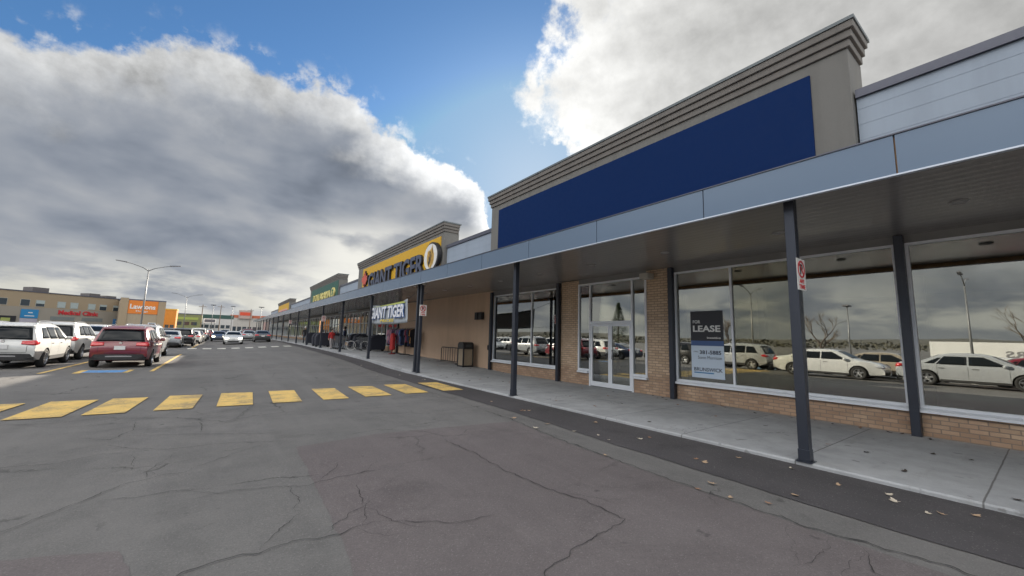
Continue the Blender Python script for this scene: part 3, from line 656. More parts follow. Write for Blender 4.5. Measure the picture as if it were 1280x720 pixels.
siding(far1, 66.02, 86.55); shell(far1, 66.02, 86.55, .43, 22); shop_goods(far1, 66.5, 86, 12, 8)
far2 = thing('bulk_food_shop', 'farthest shop of the row under the small yellow sign parapet', 'shop', (WX, 98, 0))
base_wall(far2, 86.6, 126, BRICK, 0, .75); storefront(far2, 86.7, 126, 3.9, .43)
b = MB(); b.box(WX + .002, WX + .3, 86.6, 126, 3.61, 3.95); b.build('window_header', MATS['header_metal'], far2)
siding(far2, 106.9, 126); parapet(far2, 86.62, 106.85, 8.05); shell(far2, 86.6, 126, .43, 22)

# --- covered walk
can = thing('canopy', 'long flat canopy with grey metal fascia and dark soffit over the sidewalk', 'canopy', (8.2, 40, 0))
ya = -13.0; k = 0
ys_ = [.927 + 2.31 * i for i in range(-6, 54)]
for a, b_ in zip(ys_, ys_[1:]):
    za, zb = dcan(a), dcan(b_); g_ = .008
    p = MB(); p.hexa([(6.2, a + g_, 3.628 + za), (6.24, a + g_, 3.628 + za), (6.24, b_ - g_, 3.628 + zb), (6.2, b_ - g_, 3.628 + zb), (6.2, a + g_, 4.105 + za), (6.24, a + g_, 4.105 + za), (6.24, b_ - g_, 4.105 + zb), (6.2, b_ - g_, 4.105 + zb)])
    p.build('fascia_panel', FASC, can)
def strip(name, x0, x1, z0, z1, mt):
    b = MB(); Y = [ys_[0]] + [y for y, _ in CANT if ys_[0] < y < ys_[-1]] + [ys_[-1]]
    for a, c in zip(Y, Y[1:]):
        za, zc = dcan(a), dcan(c)
        b.hexa([(x0, a, z0 + za), (x1, a, z0 + za), (x1, c, z0 + zc), (x0, c, z0 + zc), (x0, a, z1 + za), (x1, a, z1 + za), (x1, c, z1 + zc), (x0, c, z1 + zc)])
    return b.build(name, mt, can)
strip('drip_edge', 6.185, 6.25, 3.606, 3.625, DRIP); strip('coping', 6.185, 6.35, 4.108, 4.125, CAPM)
strip('fascia_backing', 6.243, 6.262, 3.628, 4.10, WOOD); strip('nailer_board', 6.265, 6.30, 3.63, 3.70, WOOD)
strip('soffit', 6.305, WX - .002, 3.715, 3.745, SOFF); strip('canopy_deck', 6.31, 9.99, 4.03, 4.09, CAPM)
for y in (-1.64, .65, 2.94, 5.34, 7.64, 9.96, 12.3, 14.6, 17, 19.3, 21.6, 24, 26.3, 28.7):
    l = MB(); l.lathe([(.10, 3.714 + dcan(y)), (.098, 3.700 + dcan(y)), (.085, 3.696 + dcan(y)), (.08, 3.708 + dcan(y))], (8.36, y, 0)); l.build('downlight', mat('downlight_white', (.35, .34, .33), .5), can, smooth=False)
POSTS = [-11.2, -4.5, 2.12, 8.77, 15.28, 15.62, 22.1, 28.6, 35.2, 41.8, 48.4, 55, 61.6, 68.2, 74.8, 81.4, 88, 94.6, 101.2, 107.8, 114.4]
for y in POSTS:
    z = zwalk(y); p = MB(); w = .062 if abs(y - 15.45) > .5 else .055
    p.box(6.5 - w, 6.5 + w, y - w, y + w, z + .012, 3.713 + dcan(y)); p.box(6.5 - w - .006, 6.5 + w + .006, y - w - .006, y + w + .006, z + .012, z + .16); p.box(6.5 - .095, 6.5 + .095, y - .095, y + .095, z, z + .011)
    p.build('post', STEEL, can, bevel=.004)
for y in (15.0, 15.9, 21.7):
    l = MB(); l.lathe([(.045, 3.712 + dcan(y)), (.06, 3.64 + dcan(y)), (.075, 3.60 + dcan(y))], (6.45, y, 0), n=12); l.build('spot_lamp', SIGNW, can)

# ------------------------------------------------------------------ signs on the shops
def ell(b, x, yc, zc, ry, rz, dep, mi=0, n=32):
    b.prism([(yc + ry * math.cos(2 * math.pi * i / n), zc + rz * math.sin(2 * math.pi * i / n)) for i in range(n)], 'x', x, x - dep, mi)
ys1 = thing('shop_sign', 'yellow shop sign reading GIANT TIGER with dark block letters', 'sign', (9.97, 29, 4.4))
b = MB(); b.box(9.955, 9.999, 21.08, 37.25, 4.4, 7.5); b.build('sign_panel', mat('sign_yellow', (.62, .36, .012), .5, vary=.03), ys1)
NAVY = mat('letter_navy', (.06, .075, .125), .45); LEDGE = mat('letter_edge', (.01, .01, .012), .5)
wall_text('GIANT TIGER', 'letters', ys1, NAVY, 34.85, 23.15, 5.42, 6.80, 9.80, .02, .025)
wall_text('GIANT TIGER', 'letter_returns', ys1, LEDGE, 34.90, 23.10, 5.40, 6.82, 9.952, .15, .04)
b = MB(); ell(b, 9.952, 21.84, 6.33, 1.02, .90, .22); b.build('roundel_rim', LEDGE, ys1)
b = MB(); ell(b, 9.728, 21.90, 6.33, .92, .80, .02); b.build('roundel', SIGNW, ys1)
GOLD = mat('gold_paint', (.50, .30, .06), .5)
b = MB(); ell(b, 9.7075, 21.88, 6.24, .52, .56, .003); b.build('roundel_gold', mat('pale_gold', (.58, .42, .16), .5), ys1)
b = MB(); rr = random.Random(4)
for i in range(34):
    a = rr.uniform(0, 6.28); q = rr.uniform(0, .5); yc, zc = 21.86 + q * math.cos(a) * .8, 6.27 + q * math.sin(a) * 1.1
    L, W_, th = rr.uniform(.2, .42), rr.uniform(.05, .11), rr.uniform(-.6, .6) + 1.57
    b.prism([(yc + L * math.cos(th) * s + W_ * -math.sin(th) * u, zc + L * math.sin(th) * s + W_ * math.cos(th) * u) for s, u in ((-1, 0), (0, -1), (1, 0), (0, 1))], 'x', 9.706 - i * .0006, 9.70 - i * .0006, 0 if i % 4 else 1)
b.build('roundel_stripes', [GOLD, LEDGE], ys1)
leaf = [(0, 1), (.14, .62), (.36, .74), (.28, .28), (.52, .52), (.60, .38), (.92, .44), (.78, .12), (.90, .02), (.42, -.38), (.48, -.52), (.05, -.45), (.05, -.95)]
leaf = leaf + [(-a, c) for a, c in leaf[::-1]]
b = MB(); b.prism([(36.05 + a * 1.02, 6.36 + c * .86) for a, c in leaf], 'x', 9.952, 9.82); b.build('leaf_return', LEDGE, ys1)
b = MB(); b.prism([(36.10 + a * .92, 6.36 + c * .78) for a, c in leaf], 'x', 9.818, 9.80); b.build('leaf', mat('leaf_red', (.55, .09, .06), .5), ys1)
gs = thing('shop_sign', 'dark green shop sign reading DOLLARAMA in pale yellow letters', 'sign', (9.97, 55, 4.4))
b = MB(); b.box(9.955, 9.999, 47.0, 63.6, 4.4, 7.55); b.build('sign_panel', mat('sign_green', (.008, .085, .062), .5, vary=.03), gs)
CREAM = mat('letter_cream', (.72, .62, .24), .5)
wall_text('DOLLARAMA', 'letters', gs, CREAM, 61.4, 50.6, 5.80, 6.72, 9.952, .10, .0)
b = MB(); ell(b, 9.952, 48.95, 6.26, .80, .60, .14); b.build('coin', CREAM, gs)
wall_text('$', 'coin_mark', gs, mat('letter_green', (.02, .16, .09), .5), 49.3, 48.6, 5.86, 6.66, 9.805, .02, .03)
fs_ = thing('shop_sign', 'small far yellow and red shop sign at the end of the row', 'sign', (9.97, 97, 4.4))
b = MB(); b.box(9.955, 9.999, 88.2, 105.6, 4.4, 7.35); b.build('sign_panel', MATS['sign_yellow'], fs_)
b = MB(); b.box(9.90, 9.95, 90.0, 103.6, 4.6, 6.3); b.build('letter_panel', mat('sign_pink', (.62, .36, .33), .5), fs_)
wall_text('BULK BARN', 'letters', fs_, SIGNR, 103, 90.6, 4.9, 6.0, 9.895, .05, .03)

# banner strung between two posts
ban = thing('banner', 'white and blue GIANT TIGER vinyl banner strung between canopy posts', 'banner', (6.62, 19.8, 2.1))
rows = []
for j in range(9):
    v = j / 8; r_ = []
    for i in range(25):
        u = i / 24; y = 22.55 - u * 5.6; sag = -.16 * math.sin(math.pi * u) * v - .04 * math.sin(math.pi * u) * (1 - v)
        r_.append((6.62 + .05 * math.sin(u * 9 + v * 2) * v + .03 * math.sin(u * 17), y, 2.12 + dcan(20) * .5 + v * 1.06 + sag))
    rows.append(r_)
g0 = MB(); g0.grid(rows); cl = g0.build('banner_sheet', mat('banner_sheet', (.36, .40, .44), .55, vary=.08, vscale=4), ban, smooth=True)
md = cl.modifiers.new('thick', 'SOLIDIFY'); md.thickness = .004
BAW = mat('banner_white', (.74, .76, .80), .5); BAB = mat('banner_blue', (.04, .11, .32), .5); BAY = mat('banner_yellow', (.62, .48, .06), .5)
wall_text('GIANT TIGER', 'banner_letter_shadow', ban, BAB, 22.3, 17.2, 2.38, 3.04, 6.545, .004, .05, .1)
wall_text('GIANT TIGER', 'banner_letters', ban, BAW, 22.28, 17.3, 2.42, 3.02, 6.535, .004, .03, .1)
wall_text('PRICES', 'banner_slogan', ban, BAY, 20.6, 18.6, 2.22, 2.36, 6.54, .004, .03)
b = MB(); b.prism([(22.45, 3.05), (22.1, 3.05), (17.4, 3.14), (17.2, 3.05), (19, 3.02)], 'x', 6.548, 6.544); b.build('banner_top_stripe', mat('banner_green', (.45, .5, .12), .5), ban)
b = MB(); b.tube([(6.6, 22.5, 3.2), (6.5, 22.1, 3.35)], .008, 6).tube([(6.6, 17, 3.2), (6.52, 15.7, 3.5)], .008, 6).tube([(6.6, 17, 2.2), (6.52, 15.7, 2.22)], .006, 6); b.build('rope', BLACK, ban)

# lease poster inside the window
ls = thing('lease_poster', 'FOR LEASE poster with black top and pale blue lower half in the shop window', 'poster', (WX - .0, 5.38, .72))
PX = WX + .016
b = MB(); b.box(PX, PX + .003, 4.94, 5.80, 1.66, 2.44); b.build('black_panel', mat('poster_black', (.014, .016, .024), .4), ls)
b = MB(); b.box(PX, PX + .003, 4.94, 5.80, 1.53, 1.659); b.build('blue_band', mat('poster_blue', (.045, .10, .26), .4), ls)
b = MB(); b.box(PX, PX + .003, 4.94, 5.80, .70, 1.529); b.build('pale_panel', mat('poster_pale', (.56, .66, .78), .4, vary=.02), ls)
def pt(s, yl, yr, z0, z1, mt, bold=0, nm='lettering'): wall_text(s, nm, ls, mt, yl, yr, z0, z1, PX - .0005, .002, bold)
pt('FOR', 5.735, 5.53, 2.115, 2.20, SIGNW, .02); pt('LEASE', 5.735, 5.01, 1.89, 2.06, SIGNW, .03); pt('brunswick.ca', 5.36, 5.01, 1.715, 1.765, SIGNW, .02)
INK = mat('poster_ink', (.03, .045, .08), .5)
pt('(506)', 5.735, 5.61, 1.345, 1.385, INK); pt('381-5885', 5.57, 5.01, 1.31, 1.41, INK, .03); pt('Steve Morrison', 5.62, 5.0, 1.185, 1.265, INK)
pt('BRUNSWICK', 5.735, 4.99, .87, .965, INK, .02)
b = MB(); b.box(PX - .0025, PX - .0005, 5.21, 5.735, .815, .845); b.build('underline', mat('poster_line', (.05, .2, .42), .5), ls)

# no-parking signs
def no_parking(y, z, label, first=[None]):
    if first[0] is None:
        o = thing('no_parking_sign', label, 'sign', (0, 0, 0), 'no parking signs on the canopy posts')
        b = MB(); b.box(-.155, .155, -.004, .0, -.225, .225); b.build('sign_plate', SIGNW, o)
        b = MB(); b.lathe([(.125, -.0085), (.125, -.0045), (.098, -.0045), (.098, -.0085)], (0, 0, .075), 'y', 32, closed=True); b.build('prohibition_ring', SIGNR, o)
        front_text('P', 'letter', o, SIGNK, -.045, .055, .0, .15, -.0045, .003, .02)
        b = MB(); b.hexa([(-.095, -.011, .155), (-.075, -.011, .175), (-.075, -.0086, .175), (-.095, -.0086, .155), (.075, -.011, -.025), (.095, -.011, -.005), (.095, -.0086, -.005), (.075, -.0086, -.025)]); b.build('prohibition_slash', SIGNR, o)
        front_text('ANY', 'wording', o, SIGNR, -.09, .09, -.125, -.065, -.0045, .003, .02); front_text('TIME', 'wording', o, SIGNR, -.11, .11, -.205, -.145, -.0045, .003, .02)
        first[0] = o
    else:
        o = copy_tree(first[0]); o['label'] = label
    o.location = (6.55, y - .068, z)
no_parking(2.12, 2.60, 'no parking any time sign on the nearest canopy post')
no_parking(15.28, 2.62, 'no parking any time sign on the paired canopy posts')
no_parking(35.2, 2.75, 'no parking any time sign on the post near the shopping carts')
no_parking(55, 2.8, 'small distant no parking sign on a far canopy post')

# fixtures on the wall and soffit
wl = thing('wall_light', 'black twin box wall light on the brown wall', 'wall light', (WX, 16.6, 2.4))
for y in (16.38, 16.74): b = MB(); b.box(WX - .22, WX - .03, y - .12, y + .12, 2.44, 2.80); b.build('light_head', BLACK, wl, bevel=.01)
b = MB(); b.box(WX - .03, WX - .006, 16.3, 16.82, 2.5, 2.74); b.build('back_plate', BLACK, wl)
b = MB(); b.box(WX - .07, WX - .006, 15.68, 15.82, 1.0, 1.24).box(WX - .10, WX - .07, 15.71, 15.79, 1.04, 1.2); tag(b.build('electric_box', BLACK, None, bevel=.006), 'small black electrical box low on the brown wall', 'electrical box')
b = MB(); b.box(9.86, 10.16, 6.86, 7.16, 3.44, 3.60).box(10.16, 10.198, 6.9, 7.12, 3.46, 3.58); tag(b.build('emergency_light', mat('offwhite_plastic', (.45, .43, .38), .5), None, bevel=.01), 'small off-white box under the soffit beside the entrance', 'emergency light')
b = MB(); b.box(WX - .05, WX - .031, 9.405, 9.47, 1.0, 1.14); tag(b.build('card_reader', BLACK, None), 'small black reader on the door frame of the empty shop', 'card reader')

# trash bin
tb = thing('litter_bin', 'square litter bin with beige panels and a black domed hood', 'litter bin', (9.62, 16.95, zwalk(17)))
z0 = zwalk(17); X0, X1, Y0, Y1 = 9.33, 9.90, 16.67, 17.24
b = MB()
for x in (X0, X1 - .06):
    for y in (Y0, Y1 - .06): b.box(x, x + .06, y, y + .06, z0, z0 + .86)
b.box(X0 + .001, X1 - .001, Y0 + .001, Y1 - .001, z0 + .02, z0 + .07).box(X0 - .01, X1 + .01, Y0 - .01, Y1 + .01, z0 + .86, z0 + .90); b.build('frame', BLACK, tb, bevel=.006)
BEIGE = mat('bin_panel_beige', (.30, .24, .17), .8, bump=.8, bscale=70)
b = MB(); b.box(X0 + .02, X1 - .02, Y0 + .02, Y1 - .02, z0 + .075, z0 + .85); b.build('side_panel', BEIGE, tb)
b = MB(); b.prism([(Y0, z0 + .902), (Y0, z0 + 1.06), (Y0 + .06, z0 + 1.14), (Y0 + .18, z0 + 1.18), (Y1 - .18, z0 + 1.18), (Y1 - .06, z0 + 1.14), (Y1, z0 + 1.06), (Y1, z0 + .902)], 'x', X0, X1)
hood = b.build('hood', BLACK, tb)
b = MB(); b.box(X0 - .004, X0 + .02, Y0 + .13, Y1 - .13, z0 + .94, z0 + 1.07); b.box(X0 + .13, X1 - .13, Y0 - .004, Y0 + .02, z0 + .94, z0 + 1.07); b.build('opening', mat('hole_grey', (.06, .06, .06), .8), hood)
# bike rack
br = thing('bike_rack', 'low black grid bike rack beside the litter bin', 'bike rack', (9.7, 18.9, zwalk(19)))
z0 = zwalk(19)
b = MB(); b.tube([(9.75, 17.75, z0), (9.75, 17.75, z0 + .72), (9.75, 17.85, z0 + .8), (9.75, 19.75, z0 + .8), (9.75, 19.85, z0 + .72), (9.75, 19.85, z0)], .022)
b.tube([(9.75, 17.76, z0 + .1), (9.75, 19.84, z0 + .1)], .018); b.build('frame', BLACK, br, smooth=True)
for i in range(7): b = MB(); b.tube([(9.75, 18.03 + i * .26, z0 + .1), (9.75, 18.03 + i * .26, z0 + .79)], .012, 6); b.build('bar', BLACK, br)
for y in (17.75, 19.85): b = MB(); b.box(9.5, 10.0, y - .03, y + .03, z0, z0 + .04); b.build('foot', BLACK, br)

# ------------------------------------------------------------------ goods outside the discount shop
CLOTH = [mat('cloth_%s' % n, c, .9, vary=.15, vscale=6) for n, c in (('pink', (.55, .28, .33)), ('mauve', (.22, .14, .25)), ('black', (.02, .02, .025)), ('blue', (.06, .14, .36)), ('red', (.42, .03, .03)), ('navy', (.03, .04, .09)), ('grey', (.22, .22, .24)), ('purple', (.13, .05, .16)), ('orange', (.5, .22, .05)), ('plum', (.25, .05, .09)))]
def garment(b, x, y, z, w, L, th, mi):
    prof = [(-.05, 0), (.05, 0), (.10, -.03), (w, -.09), (w + .03, -.5 * L), (w - .09, -.45 * L), (w - .06, -.2 * L), (w - .04, -L), (0, -L * 1.02), (-w + .04, -L), (-w + .06, -.2 * L), (-w + .09, -.45 * L), (-w - .03, -.5 * L), (-w, -.09), (-.10, -.03)]
    b.prism([(x + p, z + q) for p, q in prof], 'y', y - th / 2, y + th / 2, mi)
def rack(loc, y0, n, cols, label):
    r_ = thing('garment_rack', label, 'clothes rack', loc, 'clothes racks outside the discount shop'); x, y, z = loc; L = n * .13 + .2
    b = MB(); b.tube([(x, y, z + .05), (x, y, z + 1.72)], .018).tube([(x, y + L, z + .05), (x, y + L, z + 1.72)], .018).tube([(x, y, z + 1.7), (x, y + L, z + 1.7)], .016)
    for q in (y, y + L): b.tube([(x - .3, q, z + .04), (x + .3, q, z + .04)], .02)
    b.build('frame', BLACK, r_, smooth=True)
    for i in range(n):
        b = MB(); garment(b, x, y + .16 + i * .13, z + 1.66, random.uniform(.22, .28), random.uniform(.75, 1.15), .08, 0); b.build('garment', CLOTH[cols[i % len(cols)]], r_)
    return r_
zz = zwalk(26)
rack((9.55, 23.2, zz), 0, 9, [2, 8, 2, 5, 5, 2, 9, 2, 5], 'clothes rack of dark coats nearest the bike rack')
rack((9.55, 24.8, zz), 0, 10, [5, 3, 3, 6, 1, 7, 4, 6, 5, 2], 'clothes rack with blue and red coats in the middle')
rack((9.55, 26.5, zz), 0, 9, [1, 0, 2, 0, 7, 0, 1, 0, 0], 'clothes rack with pink and mauve tops farthest along the wall')
b = MB(); prof = [(25.6 + p_, zz + .25 + q_) for p_, q_ in ((-.06, 1.12), (.06, 1.12), (.20, 1.04), (.30, .62), (.24, .60), (.27, .06), (0, .0), (-.27, .06), (-.24, .60), (-.30, .62), (-.20, 1.04))]; b.prism(prof, 'x', 8.93, 9.13); b.tube([(9.03, 25.6, zz), (9.03, 25.6, zz + .3)], .02, 6).tube([(8.8, 25.6, zz + .02), (9.26, 25.6, zz + .02)], .02, 6)
rc_ = thing('coat_display', 'bright red coat on a low stand in front of the clothes racks', 'coat', (9.03, 25.6, zz)); b.build('coat', CLOTH[4], rc_, bevel=.03)

def cart_proto():
    o = thing('shopping_cart', 'grey wire shopping cart', 'shopping cart', (0, 0, 0)); W = mat('cart_wire', (.20, .21, .23), .35, .7); b = MB()
    lo = [(-.22, -.36, .48), (.22, -.36, .48), (.17, .38, .55), (-.17, .38, .55)]; hi = [(-.28, -.45, 1.0), (.28, -.45, 1.0), (.22, .48, .92), (-.22, .48, .92)]
    for q in (lo, hi): b.tube(q + [q[0]], .010, 5)
    for s in range(4):
        a0, a1, c0, c1 = Vector(lo[s]), Vector(lo[(s + 1) % 4]), Vector(hi[s]), Vector(hi[(s + 1) % 4]); n = 9 if s % 2 else 6
        for i in range(n + 1): b.tube([a0.lerp(a1, i / n), c0.lerp(c1, i / n)], .005, 4)
        for i in (1, 2, 3): b.tube([a0.lerp(c0, i / 4), a1.lerp(c1, i / 4)], .005, 4)
    b.build('basket', W, o)
    b = MB(); b.tube([(-.24, -.5, .12), (-.26, -.42, .5), (-.28, -.5, 1.02)], .014, 6).tube([(.24, -.5, .12), (.26, -.42, .5), (.28, -.5, 1.02)], .014, 6)
    b.tube([(-.24, -.5, .14), (-.18, .42, .14), (.18, .42, .14), (.24, -.5, .14)], .013, 6).tube([(-.18, .42, .14), (-.18, .36, .56)], .012, 6).tube([(.18, .42, .14), (.18, .36, .56)], .012, 6); b.build('chassis', W, o)
    b = MB(); b.tube([(-.28, -.5, 1.02), (.28, -.5, 1.02)], .02, 8); b.build('handle', BLACK, o)
    for x, y in ((-.24, -.48), (.24, -.48), (-.18, .4), (.18, .4)): b = MB(); b.lathe([(.03, -.014), (.062, -.014), (.062, .014), (.03, .014)], (x, y, .064), 'x', 12); b.build('wheel', BLACK, o)
    return o
cp = cart_proto(); first = True
for i in range(9):
    c = cp if i == 0 else copy_tree(cp); y = 32.2 + i * .30; x = 7.3 + .02 * math.sin(i * 3)
    if i >= 6: x, y = 8.6, 30.6 + (i - 6) * .32
    c.location = (x, y, zwalk(y)); c.rotation_euler.z = random.uniform(-.04, .04); c['group'] = 'shopping carts nested by the shopfront'
    c['label'] = 'grey wire shopping cart nested in the row near the kerb' if i < 6 else 'grey wire shopping cart nested nearer the shop door'
# patio goods: barbecue grills under black covers
def grill(x, y, label):
    z = zwalk(y); o = thing('barbecue_grill', label, 'barbecue', (x, y, z), 'covered barbecues on the sidewalk')
    b = MB(); b.prism([(-.55, .12), (-.6, .8), (-.5, 1.05), (-.2, 1.2), (.2, 1.2), (.5, 1.05), (.6, .8), (.55, .12)], 'y', -.3, .3); bb = b
    bb.v = [(v[0] + x, v[1] + y, v[2] + z) for v in bb.v]; bb.build('cover', mat('grill_cover', (.02, .022, .035), .7), o, bevel=.04)
    for dx in (-.45, .45): b = MB(); b.lathe([(.04, -.03), (.1, -.03), (.1, .03), (.04, .03)], (x + dx, y, z + .1), 'y', 14); b.build('wheel', BLACK, o)
grill(6.95, 37.0, 'black covered barbecue beside the kerb post'); grill(8.1, 37.3, 'black covered barbecue nearer the shop glass'); grill(7.1, 39.2, 'black covered barbecue behind the first two'); grill(8.4, 39.6, 'black covered barbecue farthest from the kerb')
grill(9.2, 33.6, 'black covered barbecue against the glass behind the carts'); grill(9.3, 35.4, 'black covered barbecue against the glass past the carts'); grill(7.9, 41.2, 'black covered barbecue halfway along the dark row'); grill(9.2, 29.4, 'black covered barbecue beside the clothes racks')
grill(8.9, 43.6, 'black covered barbecue by the green sign shop'); grill(7.4, 44.5, 'black covered barbecue farthest along the sidewalk')
def bicycle(loc, rz, label):
    o = thing('bicycle', label, 'bicycle', (0, 0, 0), 'bicycles for sale on the sidewalk')
    for y in (-.52, .52):
        b = MB(); b.lathe([(.33, -.022), (.352, 0), (.33, .022), (.312, 0)], (0, y, .35), 'x', 28, closed=True); w = b.build('wheel', mat('white_tyre', (.62, .62, .62), .6), o, smooth=True)
        b = MB()
        for k in range(10): a = k * math.pi / 5; b.tube([(0, y, .35), (0, y + .32 * math.cos(a), .35 + .32 * math.sin(a))], .004, 4)
        b.build('spokes', CHROME, w)
    b = MB(); S, H, B_ = (0, -.18, .86), (0, .36, .84), (0, -.06, .32)
    for p_ in ((S, H), (H, B_), (S, B_), (B_, (0, -.52, .35)), (S, (0, -.52, .35)), (H, (0, .52, .35))): b.tube(p_, .02, 8)
    b.build('frame', mat('bike_frame', (.03, .035, .05), .4), o, smooth=True)
    b = MB(); b.tube([S, (0, -.2, .95)], .014, 6); b.box(-.07, .07, -.32, -.06, .95, 1.0); b.build('saddle', BLACK, o)
    b = MB(); b.tube([H, (0, .37, 1.0)], .014, 6).tube([(-.28, .3, 1.03), (0, .38, 1.0), (.28, .3, 1.03)], .014, 6); b.build('handlebar', BLACK, o)
    o.location = loc; o.rotation_euler.z = rz
bicycle((8.2, 30.6, zwalk(30.6)), R(52), 'bicycle with pale wheels on the sidewalk by the clothes racks'); bicycle((8.9, 31.6, zwalk(31.6)), R(48), 'second pale-wheeled bicycle nearer the shop glass')

def person(loc, rz, jacket, trousers, hair, label, hgt=1.7, stride=.16, arms=.1, push=False):
    V = [((0, 0, .95), .15), ((0, 0, 1.12), .14), ((0, .01, 1.34), .17), ((0, .01, 1.46), .09), ((0, .02, 1.53), .058), ((0, .03, 1.60), .085), ((0, .03, 1.70), .095), ((0, .02, 1.76), .06)]; E = [(i, i + 1) for i in range(7)]
    for s in (-1, 1):
        k = len(V); f = s * stride
        V += [((s * .10, 0, .90), .105), ((s * .11, f * .6, .50), .072), ((s * .11, f * 1.0 - .04, .10), .05), ((s * .12, f + .12, .05), .042)]; E += [(0, k), (k, k + 1), (k + 1, k + 2), (k + 2, k + 3)]
        k = len(V); h = (.30, .98) if push else (-f * .6, .86); el = (.08, 1.14) if push else (-f * .2 - .02, 1.14)
        V += [((s * .19, .0, 1.41), .075), ((s * .235, el[0], el[1]), .056), ((s * .23, h[0], h[1]), .042), ((s * .22, h[0] + .05, h[1] - .08), .036)]; E += [(2, k), (k, k + 1), (k + 1, k + 2), (k + 2, k + 3)]
    me = bpy.data.meshes.new('person'); me.from_pydata([v for v, _ in V], E, []); o = bpy.data.objects.new('person', me); COL.objects.link(o)
    sk = o.modifiers.new('s', 'SKIN'); sk.use_smooth_shade = True
    for i, (_, r_) in enumerate(V): me.skin_vertices[0].data[i].radius = (r_, r_ * (.72 if i in (1, 2) else 1))
    me.skin_vertices[0].data[0].use_root = True
    su = o.modifiers.new('d', 'SUBSURF'); su.levels = 1; su.render_levels = 1
    bpy.context.view_layer.update(); dg = bpy.context.evaluated_depsgraph_get(); nm = bpy.data.meshes.new_from_object(o.evaluated_get(dg)); o.modifiers.clear(); o.data = nm
    SKIN = mat('skin', (.45, .27, .19), .6)
    for mm in (jacket, trousers, SKIN, BLACK): nm.materials.append(mm)
    for p in nm.polygons:
        c = p.center; p.material_index = 3 if c.z < .09 else 2 if (c.z > 1.5 or (abs(c.x) > .17 and c.z < .93 and c.z > .7) or (push and c.y > .3 and c.z > .8 and abs(c.x) > .17)) else 1 if c.z < .92 else 0
        p.use_smooth = True
    b = MB(); b.lathe([(.075, 1.60), (.108, 1.68), (.108, 1.76), (.08, 1.82), (.03, 1.84)], (0, .0, 0), n=14); b.build('hair', hair, o, smooth=True)
    # nose and eyes, tiny at this distance
    b = MB(); b.tube([(0, .115, 1.69), (0, .145, 1.655), (0, .12, 1.65)], .014, 6); b.build('nose', SKIN, o)
    for s in (-1, 1): b = MB(); b.lathe([(.004, .116), (.013, .121), (.004, .126)], (s * .035, 0, 1.70), 'y', 8); b.build('eye', BLACK, o)
    o.location = loc; o.rotation_euler.z = rz; s = hgt / 1.82; o.scale = (s, s, s); tag(o, label, 'person'); return o
GREYT = mat('grey_trousers', (.35, .33, .34), .9); DENIM = mat('dark_trousers', (.03, .035, .05), .9)
person((6.85, 33.0, zwalk(33)), R(190), CLOTH[4], GREYT, mat('dark_hair', (.02, .015, .012), .7), 'person in a red jacket and grey trousers beside the carts', 1.56)
person((6.95, 46.0, zwalk(46)), R(170), CLOTH[2], DENIM, mat('white_cap', (.65, .65, .63), .7), 'person in dark clothes and a white cap walking on the far sidewalk', 1.8)
person((8.2, 34.8, zwalk(34.8)), R(60), CLOTH[5], DENIM, MATS['dark_hair'], 'person in a navy coat standing by the shopfront', 1.78, .05)

# ------------------------------------------------------------------ cars
def lerp(a, b, t): return a + (b - a) * t
class CarShape:
    def __init__(s, top, W, belt, zlow, tumble):
        s.top = top; s.W = W; s.belt = belt; s.zlow = zlow; s.tum = tumble
        s.y0, s.y1 = min(p[0] for p in top), max(p[0] for p in top)
    def w(s, y):
        t = (y - s.y0) / (s.y1 - s.y0)
        k = 1 - .10 * sstep((.16 - t) / .16) - .17 * sstep((t - .80) / .20)
        return s.W * k
    def zl(s, y):
        t = (y - s.y0) / (s.y1 - s.y0); return s.zlow + .13 * sstep((.10 - t) / .10) + .05 * sstep((t - .92) / .08)
    def bl(s, y):
        t = (y - s.y0) / (s.y1 - s.y0); return s.belt + .05 * (1 - t) - .03 * t
    def section(s, y, zt):
        w, zl = s.w(y), s.zl(y); zl = min(zl, zt - .12); bl = s.bl(y); zb = min(bl, zt - .045)
        gh = max(0, zt - bl); wr = w * .965 - max(gh * s.tum, .035)
        return [(0, zl), (w * .80, zl), (w * .95, zl + .05), (w * .99, zl + (zb - zl) * .30), (w, zl + (zb - zl) * .62), (w * .992, zl + (zb - zl) * .86), (w * .965, zb),
                (lerp(w * .965, wr, .5), lerp(zb, zt - .055, .5)), (wr, max(zb + .004, zt - .055)), (wr - .055, zt - .016), (wr * .62, zt), (0, zt + .012)]
    def side_x(s, y, z):
        zt = s.ztop(y); w = s.w(y); bl = s.bl(y); wr = w * .965 - max((zt - bl) * s.tum, .035); t = (z - bl) / max(.05, zt - .055 - bl)
        if z < bl:
            zl = s.zl(y); q = (z - zl) / (bl - zl); T = [(0, .93), (.3, .99), (.62, 1), (.86, .992), (1, .965)]; return w * interp(q, T)
        return lerp(w * .965, wr, t)
    def ztop(s, y):
        P = s.top; best = 0
        for (a, za), (b, zb) in zip(P, P[1:]):
            lo, hi = min(a, b), max(a, b)
            if lo <= y <= hi and hi > lo: best = max(best, lerp(za, zb, (y - a) / (b - a)))
        return best
    def y_rear(s, z):
        for (a, za), (b, zb) in zip(s.top, s.top[1:]):
            if za <= z <= zb and zb > za: return lerp(a, b, (z - za) / (zb - za))
        return s.top[0][0]
    def y_front(s, z):
        P = s.top[::-1]
        for (a, za), (b, zb) in zip(P, P[1:]):
            if za <= z <= zb and zb > za: return lerp(a, b, (z - za) / (zb - za))
        return P[0][0]

